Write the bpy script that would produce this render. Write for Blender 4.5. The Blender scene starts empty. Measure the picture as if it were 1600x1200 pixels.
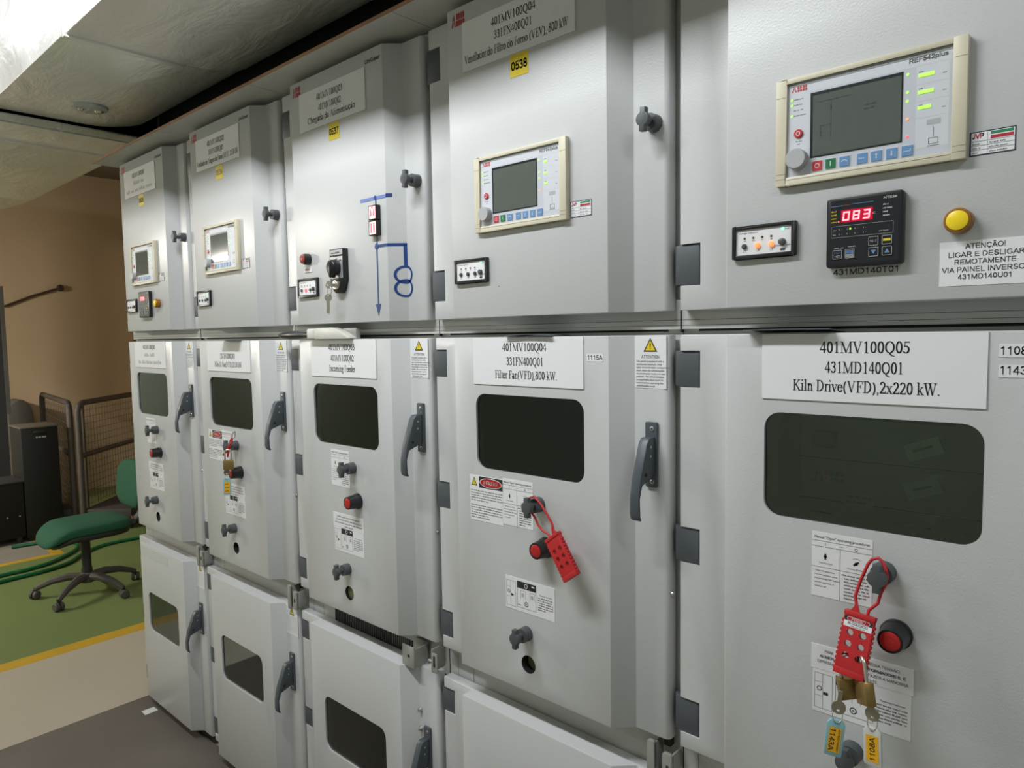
import bpy, bmesh, math, random
from mathutils import Matrix, Vector
SC = bpy.context.scene
COL = SC.collection
rng = random.Random(7)
R = math.radians

# ------------------------------------------------------------------ camera, world, lights, exposure
cam = bpy.data.cameras.new('camera'); cam_o = bpy.data.objects.new('camera', cam); COL.objects.link(cam_o)
yaw, pit, rol = 0.73744, -0.07113, -0.01692
f_ = Vector((-math.sin(yaw)*math.cos(pit), math.cos(yaw)*math.cos(pit), math.sin(pit)))
r_ = Vector((math.cos(yaw), math.sin(yaw), 0)); u_ = r_.cross(f_)
rr = math.cos(rol)*r_ + math.sin(rol)*u_; uu = -math.sin(rol)*r_ + math.cos(rol)*u_
cam_o.matrix_world = Matrix(((rr.x, uu.x, -f_.x, 3.23144), (rr.y, uu.y, -f_.y, -1.09509), (rr.z, uu.z, -f_.z, 1.55577), (0, 0, 0, 1)))
cam.sensor_width = 36; cam.lens = 36*1102.0/1600; cam.clip_start = 0.02; cam.clip_end = 50
SC.camera = cam_o

w = bpy.data.worlds.new('world'); SC.world = w; w.use_nodes = True
w.node_tree.nodes['Background'].inputs[0].default_value = (.8, .85, .9, 1)
w.node_tree.nodes['Background'].inputs[1].default_value = 0.05

def area(name, loc, sx, sy, power, col=(1, 1, 1), rot=(0, 0, 0)):
    l = bpy.data.lights.new(name, 'AREA'); l.shape = 'RECTANGLE'; l.size = sx; l.size_y = sy; l.energy = power; l.color = col
    o = bpy.data.objects.new(name, l); o.location = loc; o.rotation_euler = rot; COL.objects.link(o); return o
COOL = (.94, .975, 1.0)
# fluorescent battens along the aisle, under the ceiling
TILT = (R(32), 0, 0)          # reflectors turned a little towards the cabinets
area('fluorescent_batten', (-.50, -1.06, 2.99), 1.25, .13, 13, COOL, TILT)
area('fluorescent_batten', (1.85, -1.06, 2.99), 1.25, .13, 41, COOL, TILT)
area('fluorescent_batten', (4.30, -1.06, 2.99), 1.25, .13, 16, COOL, (R(-5), 0, 0))
area('wall_fill', (-3.0, -2.25, 2.3), 1.25, .14, 95, (1.0, .93, .82), (R(32), 0, 0))  # unseen fill light, added to brighten the far beige wall

SC.view_settings.view_transform = 'Standard'; SC.view_settings.look = 'None'
SC.view_settings.exposure = 0.0; SC.view_settings.gamma = 1; SC.view_settings.use_curve_mapping = False
try:
    SC.cycles.use_denoising = True
    SC.cycles.max_bounces = 8; SC.cycles.diffuse_bounces = 5; SC.cycles.transparent_max_bounces = 12
    SC.cycles.caustics_reflective = False; SC.cycles.caustics_refractive = False
    SC.cycles.sample_clamp_indirect = 4
except Exception: pass

# ------------------------------------------------------------------ materials
def lin(c):
    if isinstance(c, str):
        c = tuple(int(c[i:i+2], 16)/255 for i in (0, 2, 4))
        c = tuple(x/12.92 if x <= .04045 else ((x+.055)/1.055)**2.4 for x in c)
    return c
MATS = {}
def mat(name, col, rough=.5, metal=0., vary=.06, nscale=30, bump=0., bscale=200, emit=0., spec=.5, bdist=.001):
    if name in MATS: return MATS[name]
    col = lin(col)
    m = bpy.data.materials.new(name); m.use_nodes = True
    nt = m.node_tree; N = nt.nodes; L = nt.links; b = N['Principled BSDF']
    b.inputs['Roughness'].default_value = rough; b.inputs['Metallic'].default_value = metal
    b.inputs['Specular IOR Level'].default_value = spec
    tc = N.new('ShaderNodeTexCoord')
    n = N.new('ShaderNodeTexNoise'); n.inputs['Scale'].default_value = nscale; n.inputs['Detail'].default_value = 4
    L.new(tc.outputs['Object'], n.inputs['Vector'])
    rp = N.new('ShaderNodeMapRange'); rp.inputs['To Min'].default_value = 1-vary; rp.inputs['To Max'].default_value = 1+vary
    L.new(n.outputs['Fac'], rp.inputs['Value'])
    mx = N.new('ShaderNodeVectorMath'); mx.operation = 'SCALE'; mx.inputs[0].default_value = col
    L.new(rp.outputs['Result'], mx.inputs['Scale']); L.new(mx.outputs['Vector'], b.inputs['Base Color'])
    if bump:
        n2 = N.new('ShaderNodeTexNoise'); n2.inputs['Scale'].default_value = bscale; n2.inputs['Detail'].default_value = 2
        L.new(tc.outputs['Object'], n2.inputs['Vector'])
        bp = N.new('ShaderNodeBump'); bp.inputs['Strength'].default_value = bump; bp.inputs['Distance'].default_value = bdist
        L.new(n2.outputs['Fac'], bp.inputs['Height']); L.new(bp.outputs['Normal'], b.inputs['Normal'])
    if emit:
        b.inputs['Emission Color'].default_value = (*col, 1); b.inputs['Emission Strength'].default_value = emit
    m.diffuse_color = (*col, 1); MATS[name] = m; return m

PAINT = mat('grey_enamel', (.555, .56, .56), .32, vary=.02, nscale=2, bump=.13, bscale=320, bdist=.0016)
INNER = mat('carcass_grey', (.50, .50, .475), .5, vary=.05, nscale=4, bump=.05, bscale=300)
DARKGAP = mat('gap_black', (.012, .012, .012), .8)
CAVITY = mat('compartment_grey', (.40, .41, .38), .6)
HINGE = mat('hinge_grey', (.075, .085, .095), .5, bump=.1, bscale=500)
HANDLE = mat('handle_grey', (.065, .078, .09), .42, bump=.1, bscale=500)
KNOB = mat('knob_grey', (.075, .082, .088), .45, bump=.08, bscale=500)
STEEL = mat('zinc_steel', (.55, .55, .53), .35, .9)
LATCH = mat('latch_steel', (.36, .36, .33), .5, .35)
WHITE = mat('label_white', (.79, .79, .80), .5, vary=.015)
PLATE = mat('plate_white', (.80, .80, .81), .38, vary=.015)
INK = mat('ink_black', (.018, .018, .02), .6)
INKG = mat('ink_grey', (.11, .11, .115), .6)
RED = mat('signal_red', (.45, .015, .015), .4)
LOGO = mat('logo_red', (.42, .012, .012), .45)
YEL = mat('label_yellow', (.80, .60, .015), .45, vary=.02)
CREAM = mat('bezel_cream', (.62, .57, .43), .45, vary=.03)
FACE = mat('face_lilac_grey', (.53, .55, .60), .42, vary=.02)
FACE2 = mat('face_pale', (.60, .62, .66), .42, vary=.02)
LCD = mat('lcd_grey', (.105, .12, .105), .08, vary=.1, nscale=10)
LCDINK = mat('lcd_ink', (.05, .055, .05), .3)
BLK = mat('black_plastic', (.012, .012, .014), .32)
BLKF = mat('black_face', (.016, .016, .02), .3)
BTNR = mat('button_red', (.55, .035, .04), .4)
BTNG = mat('button_green', (.015, .16, .055), .4)
BTNB = mat('button_blue', (.13, .27, .50), .4)
DIALG = mat('dial_grey', (.42, .43, .43), .45)
GLED = mat('led_green', (.38, .95, .08), .4, emit=.95)
GLED2 = mat('led_mint', (.25, 1., .55), .4, emit=1.2)
OLED = mat('led_orange', (1., .27, .09), .4, emit=1.1)
RLED = mat('led_red', (1., .08, .10), .4, emit=1.5)
DIGIT = mat('digit_red', (1., .14, .16), .4, emit=4.5)
GLOWR = mat('glow_red_window', (.35, .0, .02), .3, emit=.7)
LAMPY = mat('lamp_yellow', (.80, .60, .02), .3, emit=.12)
LAMPRIM = mat('lamp_amber_rim', (.30, .13, .012), .25)
INDW = mat('indicator_white', (.95, .72, .72), .4, emit=.85)
INDR = mat('indicator_red', (1., .12, .16), .4, emit=1.0)
BLUE = mat('mimic_blue', (.006, .04, .19), .45)
BLUEL = mat('mimic_blue_faded', (.14, .22, .48), .45)
HASP = mat('hasp_red', (.50, .018, .022), .42, vary=.05)
BRASS = mat('brass', (.36, .24, .085), .38, .75, vary=.12, nscale=80)
NICKEL = mat('nickel', (.62, .58, .50), .3, .9)
KEYM = mat('key_metal', (.34, .31, .24), .4, .7, vary=.12)
TAGB = mat('tag_blue_plastic', (.26, .50, .56), .35)
TAGW = mat('tag_clear_plastic', (.62, .60, .57), .35)
ORANGE = mat('tag_orange', (.82, .42, .01), .5)
OLIVE = mat('shutter_olive', (.17, .20, .10), .5)
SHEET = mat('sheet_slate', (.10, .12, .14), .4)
TOOLW = mat('tool_ivory', (.62, .61, .55), .4)
STK_GREEN = mat('sticker_green', (.02, .22, .09), .5)
STK_RED = mat('sticker_red', (.45, .02, .035), .5)
NAVY = mat('sticker_navy', (.015, .02, .06), .5)

def glass_mat():
    m = bpy.data.materials.new('tinted_glass'); m.use_nodes = True; nt = m.node_tree; N = nt.nodes; L = nt.links
    N.remove(N['Principled BSDF']); out = N['Material Output']
    t = N.new('ShaderNodeBsdfTransparent'); t.inputs[0].default_value = (.74, .78, .70, 1)
    g = N.new('ShaderNodeBsdfGlossy'); g.inputs['Roughness'].default_value = .03; g.inputs['Color'].default_value = (.85, .9, .85, 1)
    fr = N.new('ShaderNodeFresnel'); fr.inputs['IOR'].default_value = 1.75
    n = N.new('ShaderNodeTexNoise'); n.inputs['Scale'].default_value = 4
    tc = N.new('ShaderNodeTexCoord'); L.new(tc.outputs['Object'], n.inputs['Vector'])
    bp = N.new('ShaderNodeBump'); bp.inputs['Strength'].default_value = .02; L.new(n.outputs['Fac'], bp.inputs['Height'])
    L.new(bp.outputs['Normal'], g.inputs['Normal'])
    mx = N.new('ShaderNodeMixShader'); L.new(fr.outputs[0], mx.inputs[0]); L.new(t.outputs[0], mx.inputs[1]); L.new(g.outputs[0], mx.inputs[2])
    L.new(mx.outputs[0], out.inputs['Surface']); return m
GLASS = glass_mat()

# ------------------------------------------------------------------ mesh helpers
class MB:
    def __init__(s): s.v = []; s.f = []; s.m = []; s.mats = []
    def mi(s, m):
        if m not in s.mats: s.mats.append(m)
        return s.mats.index(m)
    def add(s, vs, fs, m):
        k = len(s.v); i = s.mi(m); s.v += [tuple(v) for v in vs]
        for f in fs: s.f.append(tuple(k+a for a in f)); s.m.append(i)
        return s
    def box(s, x0, x1, y0, y1, z0, z1, m):
        return s.add([(x, y, z) for x in (x0, x1) for y in (y0, y1) for z in (z0, z1)],
                     [(0, 1, 3, 2), (4, 6, 7, 5), (0, 4, 5, 1), (2, 3, 7, 6), (0, 2, 6, 4), (1, 5, 7, 3)], m)
    def prism(s, pts, a, b, m, ax='y'):
        n = len(pts)
        def P(p, h): return {'y': (p[0], h, p[1]), 'z': (p[0], p[1], h), 'x': (h, p[0], p[1])}[ax]
        vs = [P(p, a) for p in pts]+[P(p, b) for p in pts]
        return s.add(vs, [tuple(range(n)), tuple(range(2*n-1, n-1, -1))]+[(i, i+n, (i+1) % n+n, (i+1) % n) for i in range(n)], m)
    def flat(s, pts, y, m): return s.add([(p[0], y, p[1]) for p in pts], [tuple(range(len(pts)))], m)
    def rect(s, x0, x1, z0, z1, y, m): return s.flat([(x0, z0), (x1, z0), (x1, z1), (x0, z1)], y, m)
    def line(s, pts, wd, y, m):
        for (a, b), (c, d) in zip(pts, pts[1:]):
            l = math.hypot(c-a, d-b) or 1; nx, nz = -(d-b)/l*wd/2, (c-a)/l*wd/2; ex, ez = (c-a)/l*wd/2, (d-b)/l*wd/2
            s.flat([(a-nx-ex, b-nz-ez), (c-nx+ex, d-nz+ez), (c+nx+ex, d+nz+ez), (a+nx-ex, b+nz-ez)], y, m)
        return s
    def ring2(s, cx, cz, rx, rz, wd, y, m, n=28, a0=0, a1=360):
        A = [R(a0+(a1-a0)*i/n) for i in range(n+1)]
        for a, b in zip(A, A[1:]):
            s.flat([(cx+(rx+k)*math.cos(t), cz+(rz+k)*math.sin(t)) for t, k in ((a, -wd/2), (b, -wd/2), (b, wd/2), (a, wd/2))], y, m)
        return s
    def disc(s, cx, cz, rx, y, m, rz=None, n=24):
        rz = rz or rx
        return s.flat([(cx+rx*math.cos(2*math.pi*i/n), cz+rz*math.sin(2*math.pi*i/n)) for i in range(n)], y, m)
    def cyl(s, p0, p1, r0, m, r1=None, n=20, caps=True):
        r1 = r0 if r1 is None else r1; p0 = Vector(p0); p1 = Vector(p1); d = (p1-p0).normalized()
        a = d.orthogonal().normalized(); b = d.cross(a); vs = []
        for p, r in ((p0, r0), (p1, r1)):
            vs += [p+(a*math.cos(2*math.pi*i/n)+b*math.sin(2*math.pi*i/n))*r for i in range(n)]
        fs = [(i, (i+1) % n, n+(i+1) % n, n+i) for i in range(n)]
        if caps: fs += [tuple(range(n-1, -1, -1)), tuple(range(n, 2*n))]
        return s.add(vs, fs, m)
    def lathe(s, p, d, prof, m, n=24):
        p = Vector(p); d = Vector(d).normalized(); a = d.orthogonal().normalized(); b = d.cross(a); vs = []; fs = []
        for r, h in prof: vs += [p+d*h+(a*math.cos(2*math.pi*i/n)+b*math.sin(2*math.pi*i/n))*max(r, 1e-5) for i in range(n)]
        for k in range(len(prof)-1): fs += [(k*n+i, k*n+(i+1) % n, (k+1)*n+(i+1) % n, (k+1)*n+i) for i in range(n)]
        fs += [tuple(range(n-1, -1, -1)), tuple(range((len(prof)-1)*n, len(prof)*n))]
        return s.add(vs, fs, m)
    def tube(s, pts, r, m, n=8, closed=False):
        P = [Vector(p) for p in pts]; k = len(P); rad = r if isinstance(r, (list, tuple)) else [r]*k; vs = []; fs = []; a = None
        for i in range(k):
            if closed: d = P[(i+1) % k]-P[i-1]
            else: d = P[min(i+1, k-1)]-P[max(i-1, 0)]
            d.normalize()
            a = d.orthogonal().normalized() if a is None else (a-d*a.dot(d)).normalized()
            b = d.cross(a)
            vs += [P[i]+(a*math.cos(2*math.pi*j/n)+b*math.sin(2*math.pi*j/n))*rad[i] for j in range(n)]
        for i in range(k if closed else k-1):
            q = (i+1) % k
            fs += [(i*n+j, i*n+(j+1) % n, q*n+(j+1) % n, q*n+j) for j in range(n)]
        if not closed: fs += [tuple(range(n-1, -1, -1)), tuple(range((k-1)*n, k*n))]
        return s.add(vs, fs, m)
    def ball(s, c, rx, ry, rz, m, n=16, k=10, e=1.0):
        def sp(t): return math.copysign(abs(t)**e, t)
        vs = []; fs = []
        for i in range(k+1):
            ph = -math.pi/2+math.pi*i/k
            for j in range(n):
                th = 2*math.pi*j/n
                vs.append((c[0]+rx*sp(math.cos(ph))*sp(math.cos(th)), c[1]+ry*sp(math.cos(ph))*sp(math.sin(th)), c[2]+rz*sp(math.sin(ph))))
        for i in range(k): fs += [(i*n+j, i*n+(j+1) % n, (i+1)*n+(j+1) % n, (i+1)*n+j) for j in range(n)]
        return s.add(vs, fs, m)
    def geo(s, g, x0, x1, zb, cap, y, m, align='fit', zx=None):
        """flat lettering g = (verts, faces, cap height) fitted between x0 and x1 on the baseline zb"""
        vs, fs, ch = g
        if not vs: return s
        lo = min(v[0] for v in vs); hi = max(v[0] for v in vs); k = cap/ch
        kx = (x1-x0)/(hi-lo) if align == 'fit' else k
        off = x0 if align in ('fit', 'left') else (x0+x1)/2-(hi-lo)*kx/2
        return s.add([(off+(v[0]-lo)*kx, y, zb+v[1]*k) for v in vs], fs, m)
    def xf(s, M):
        s.v = [tuple(M @ Vector(v)) for v in s.v]; return s
    def mesh(s, name, smooth=40, fix=True, bev=0., seg=2, cut=None, bang=30):
        me = bpy.data.meshes.new(name); me.from_pydata(s.v, [], s.f)
        for m in s.mats: me.materials.append(m)
        me.polygons.foreach_set('material_index', s.m)
        if fix or bev or cut:
            bm = bmesh.new(); bm.from_mesh(me)
            bmesh.ops.remove_doubles(bm, verts=bm.verts, dist=1e-6) if (bev or cut) else None
            bmesh.ops.recalc_face_normals(bm, faces=bm.faces); bm.to_mesh(me); bm.free()
        if bev or cut:
            o = bpy.data.objects.new('tmp', me); COL.objects.link(o); c = None
            if bev:
                md = o.modifiers.new('b', 'BEVEL'); md.width = bev; md.segments = seg; md.limit_method = 'ANGLE'; md.angle_limit = R(bang)
            if cut:
                c = bpy.data.objects.new('tmpc', cut.mesh('tmpc')); COL.objects.link(c)
                md = o.modifiers.new('c', 'BOOLEAN'); md.object = c; md.operation = 'DIFFERENCE'; md.solver = 'EXACT'; md.material_mode = 'TRANSFER'
            bpy.context.view_layer.update()
            dg = bpy.context.evaluated_depsgraph_get()
            me2 = bpy.data.meshes.new_from_object(o.evaluated_get(dg)); me2.name = name
            bpy.data.objects.remove(o)
            if c: bpy.data.objects.remove(c)
            me = me2
        if smooth:
            me.polygons.foreach_set('use_smooth', [True]*len(me.polygons))
            try: me.set_sharp_from_angle(angle=R(smooth))
            except Exception: pass
        me.update(); return me

def place(name, me, parent=None, loc=(0, 0, 0), rot=(0, 0, 0), label=None):
    if isinstance(me, MB): me = me.mesh(name)
    o = bpy.data.objects.new(name, me); COL.objects.link(o); o.location = loc; o.rotation_euler = rot
    if parent: o.parent = parent
    if label: o['label'] = label
    return o
def tag(o, label, cat, group=None):
    o['label'] = label; o['category'] = cat
    if group: o['group'] = group
    return o
def thing(name, label, cat, loc=(0, 0, 0), rot=(0, 0, 0), group=None):
    o = bpy.data.objects.new(name, None); o.empty_display_size = .05; COL.objects.link(o); o.location = loc; o.rotation_euler = rot
    return tag(o, label, cat, group)
def struct(name, mb):
    o = place(name, mb); o['kind'] = 'structure'; return o
def rrect(x0, x1, z0, z1, r, n=6):
    out = []
    for cx, cz, a in ((x1-r, z1-r, 0), (x0+r, z1-r, 90), (x0+r, z0+r, 180), (x1-r, z0+r, 270)):
        out += [(cx+r*math.cos(R(a+90*i/n)), cz+r*math.sin(R(a+90*i/n))) for i in range(n+1)]
    return out
def round_poly(pts, rad, n=4):
    out = []; k = len(pts)
    for i, (p, r) in enumerate(zip(pts, rad)):
        if r <= 0: out.append(p); continue
        p = Vector(p); a = (Vector(pts[i-1])-p).normalized(); b = (Vector(pts[(i+1) % k])-p).normalized()
        half = a.angle(b)/2; t = r/math.tan(half); c = p+(a+b).normalized()*(r/math.sin(half))
        s0 = p+a*t-c; s1 = p+b*t-c; ang = s0.angle(s1); cr = s0.x*s1.y-s0.y*s1.x; sg = 1 if cr > 0 else -1
        for j in range(n+1):
            th = sg*ang*j/n; out.append((c.x+s0.x*math.cos(th)-s0.y*math.sin(th), c.y+s0.x*math.sin(th)+s0.y*math.cos(th)))
    return out

# ------------------------------------------------------------------ lettering
SANS = {}
def sans(txt, wt=.115):
    if all(ch in SG for ch in txt): return gothic(txt, wt)
    if txt in SANS: return SANS[txt]
    def raw(t):
        cu = bpy.data.curves.new('t', 'FONT'); cu.body = t; cu.resolution_u = 3; cu.fill_mode = 'FRONT'
        o = bpy.data.objects.new('t', cu); COL.objects.link(o); bpy.context.view_layer.update()
        me = bpy.data.meshes.new_from_object(o.evaluated_get(bpy.context.evaluated_depsgraph_get()))
        g = ([(v.co.x, v.co.y) for v in me.vertices], [tuple(p.vertices) for p in me.polygons])
        bpy.data.objects.remove(o); bpy.data.curves.remove(cu); bpy.data.meshes.remove(me); return g
    if 'cap' not in SANS: SANS['cap'] = max(v[1] for v in raw('H')[0])
    a, b = raw(txt); SANS[txt] = (a, b, SANS['cap']); return SANS[txt]

TK, TN = .15, .05
def arc(cx, cy, rx, ry, a0, a1, n=None):
    n = n or max(4, int(abs(a1-a0)/18))
    return [(cx+rx*math.cos(R(a0+(a1-a0)*i/n)), cy+ry*math.sin(R(a0+(a1-a0)*i/n))) for i in range(n+1)]
def hull(p):
    p = sorted(set(p)); lo = []; up = []
    for q, src in ((lo, p), (up, p[::-1])):
        for c in src:
            while len(q) > 1 and (q[-1][0]-q[-2][0])*(c[1]-q[-2][1])-(q[-1][1]-q[-2][1])*(c[0]-q[-2][0]) <= 0: q.pop()
            q.append(c)
    return lo[:-1]+up[:-1]
def V(x, a, b): return ('k', [(x, a), (x, b)])
def S(x, y, w_): return ('t', [(x-w_/2, y), (x+w_/2, y)])
def Tn(*p): return ('t', list(p))
def K(*p): return ('k', list(p))
def KA(*a): return ('k', arc(*a))
E3 = lambda x: [V(x, .03, .97), S(x, .025, .38), S(x, .975, .38)]
LI = lambda x, h: [V(x, .03, h), S(x, .025, .32), Tn((x-.15, h-.03), (x, h))]
GL = {
 '0': (.755, [KA(.38, .5, .25, .47, 0, 360)]),
 '1': (.755, [V(.39, .03, .98), Tn((.2, .86), (.39, .97)), S(.39, .025, .36)]),
 '2': (.755, [KA(.36, .72, .23, .25, 165, -35), K((.55, .58), (.12, .06)), ('k', [(.12, .03), (.64, .03)]), ('k', [(.12, .08), (.64, .08)]), Tn((.66, .03), (.7, .22))]),
 '3': (.755, [KA(.34, .76, .2, .21, 155, -90), KA(.32, .29, .25, .26, 90, -150)]),
 '4': (.755, [V(.5, .02, .98), Tn((.48, .97), (.05, .3)), Tn((.05, .27), (.7, .27)), Tn((.05, .31), (.7, .31))]),
 '5': (.755, [Tn((.22, .95), (.64, .95)), Tn((.22, .91), (.62, .91)), Tn((.2, .95), (.14, .56)), KA(.3, .31, .28, .28, 115, -140)]),
 '7': (.755, [Tn((.08, .95), (.66, .95)), K((.64, .93), (.3, .02))]),
 '8': (.755, [KA(.375, .75, .2, .22, 0, 360), KA(.375, .27, .25, .25, 0, 360)]),
 'M': (1.34, [Tn((.2, .03), (.2, .97)), K((.22, .97), (.66, .04)), Tn((.66, .04), (1.1, .97)), V(1.13, .03, .97), S(.2, .025, .32), S(1.12, .025, .38), S(.14, .975, .22), S(1.2, .975, .22)]),
 'V': (1.09, [K((.19, .97), (.56, .03)), Tn((.56, .03), (.9, .97)), S(.19, .975, .36), S(.9, .975, .3)]),
 'Q': (1.09, [KA(.54, .5, .41, .47, 0, 360), K((.5, .03), (.72, -.18)), Tn((.72, -.2), (1.0, -.24))]),
 'F': (.84, E3(.27)+[Tn((.1, .975), (.77, .975)), Tn((.77, .97), (.78, .76)), Tn((.27, .53), (.58, .53)), Tn((.58, .65), (.58, .41))]),
 'E': (.92, E3(.27)+[Tn((.1, .975), (.8, .975)), Tn((.8, .97), (.81, .76)), Tn((.27, .53), (.6, .53)), Tn((.6, .65), (.6, .41)), Tn((.1, .025), (.82, .025)), Tn((.84, .03), (.88, .26))]),
 'N': (1.09, [Tn((.22, .03), (.22, .97)), K((.2, .96), (.88, .04)), Tn((.9, .04), (.9, .97)), S(.22, .025, .32), S(.9, .975, .32), S(.13, .975, .22)]),
 'D': (1.09, E3(.27)+[Tn((.1, .975), (.5, .975)), Tn((.1, .025), (.5, .025)), KA(.45, .5, .47, .475, 90, -90)]),
 'K': (1.09, E3(.27)+[Tn((.3, .42), (.84, .97)), K((.46, .56), (.9, .03)), S(.86, .975, .32), S(.92, .025, .32)]),
 'I': (.5, E3(.25)),
 'C': (1.0, [KA(.54, .5, .43, .47, 45, 315), Tn((.86, .98), (.86, .72))]),
 'A': (1.09, [Tn((.15, .03), (.52, .97)), K((.52, .97), (.9, .03)), Tn((.28, .35), (.74, .35)), S(.15, .025, .28), S(.9, .025, .36)]),
 'T': (.92, [V(.46, .03, .97), Tn((.06, .965), (.86, .965)), S(.46, .025, .38), Tn((.06, .95), (.05, .76)), Tn((.86, .95), (.87, .76))]),
 'W': (1.42, [K((.17, .97), (.46, .03)), Tn((.46, .03), (.72, .93)), K((.66, .97), (.96, .03)), Tn((.96, .03), (1.26, .97)), S(.17, .975, .34), S(.66, .975, .34), S(1.26, .975, .28)]),
 'i': (.42, LI(.2, .64)+[('k', [(.2, .9), (.2, .98)])]),
 'l': (.42, LI(.2, 1.02)),
 'n': (.76, LI(.2, .64)+[KA(.4, .4, .2, .24, 170, 0), V(.6, .03, .42), S(.6, .025, .28)]),
 'm': (1.17, LI(.2, .64)+[KA(.4, .4, .2, .24, 170, 0), V(.6, .03, .42), S(.6, .025, .28), KA(.8, .4, .2, .24, 170, 0), V(1.0, .03, .42), S(1.0, .025, .28)]),
 'h': (.76, LI(.2, 1.02)+[KA(.4, .4, .2, .24, 170, 0), V(.6, .03, .42), S(.6, .025, .28)]),
 'r': (.5, LI(.2, .64)+[KA(.38, .44, .17, .2, 165, 50)]),
 'e': (.67, [KA(.34, .34, .25, .31, 5, 325), Tn((.1, .38), (.58, .38))]),
 'v': (.73, [K((.12, .64), (.36, .03)), Tn((.36, .03), (.62, .64)), S(.12, .645, .24), S(.62, .645, .22)]),
 't': (.42, [V(.22, .12, .84), Tn((.04, .63), (.4, .63)), KA(.34, .14, .12, .11, 180, 300)]),
 'o': (.755, [KA(.37, .34, .26, .31, 0, 360)]),
 'd': (.755, [KA(.33, .34, .24, .31, 0, 360), V(.57, .03, 1.02), Tn((.42, 1.0), (.57, 1.02)), Tn((.57, .03), (.72, .05))]),
 'a': (.67, [KA(.28, .48, .2, .17, 160, 0), V(.48, .08, .5), KA(.27, .19, .17, .17, 0, 360), Tn((.48, .05), (.64, .08))]),
 'g': (.755, [KA(.34, .45, .2, .2, 0, 360), KA(.36, -.1, .27, .15, 0, 360), Tn((.22, .26), (.2, .1), (.5, .04)), Tn((.5, .6), (.7, .6))]),
 'c': (.67, [KA(.36, .34, .25, .31, 45, 320)]),
 'x': (.755, [K((.14, .64), (.6, .03)), Tn((.12, .03), (.6, .64)), S(.14, .645, .24), S(.6, .645, .22), S(.12, .025, .22), S(.62, .025, .26)]),
 'k': (.755, LI(.2, 1.02)+[Tn((.24, .28), (.58, .63)), K((.36, .38), (.64, .03)), S(.58, .645, .24), S(.66, .025, .24)]),
 '(': (.5, [KA(.56, .38, .4, .62, 125, 235)]), ')': (.5, [KA(-.06, .38, .4, .62, 55, -55)]),
 ',': (.38, [K((.18, .06), (.19, .02)), Tn((.22, .02), (.12, -.16))]), '.': (.38, [K((.18, .03), (.18, .09))]), ' ': (.38, [])}
GL['ã'] = (.67, GL['a'][1]+[Tn((.12, .8), (.24, .88), (.34, .82), (.46, .9))])
GL['ç'] = (.67, GL['c'][1]+[Tn((.36, .02), (.42, -.1), (.3, -.18))])
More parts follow.
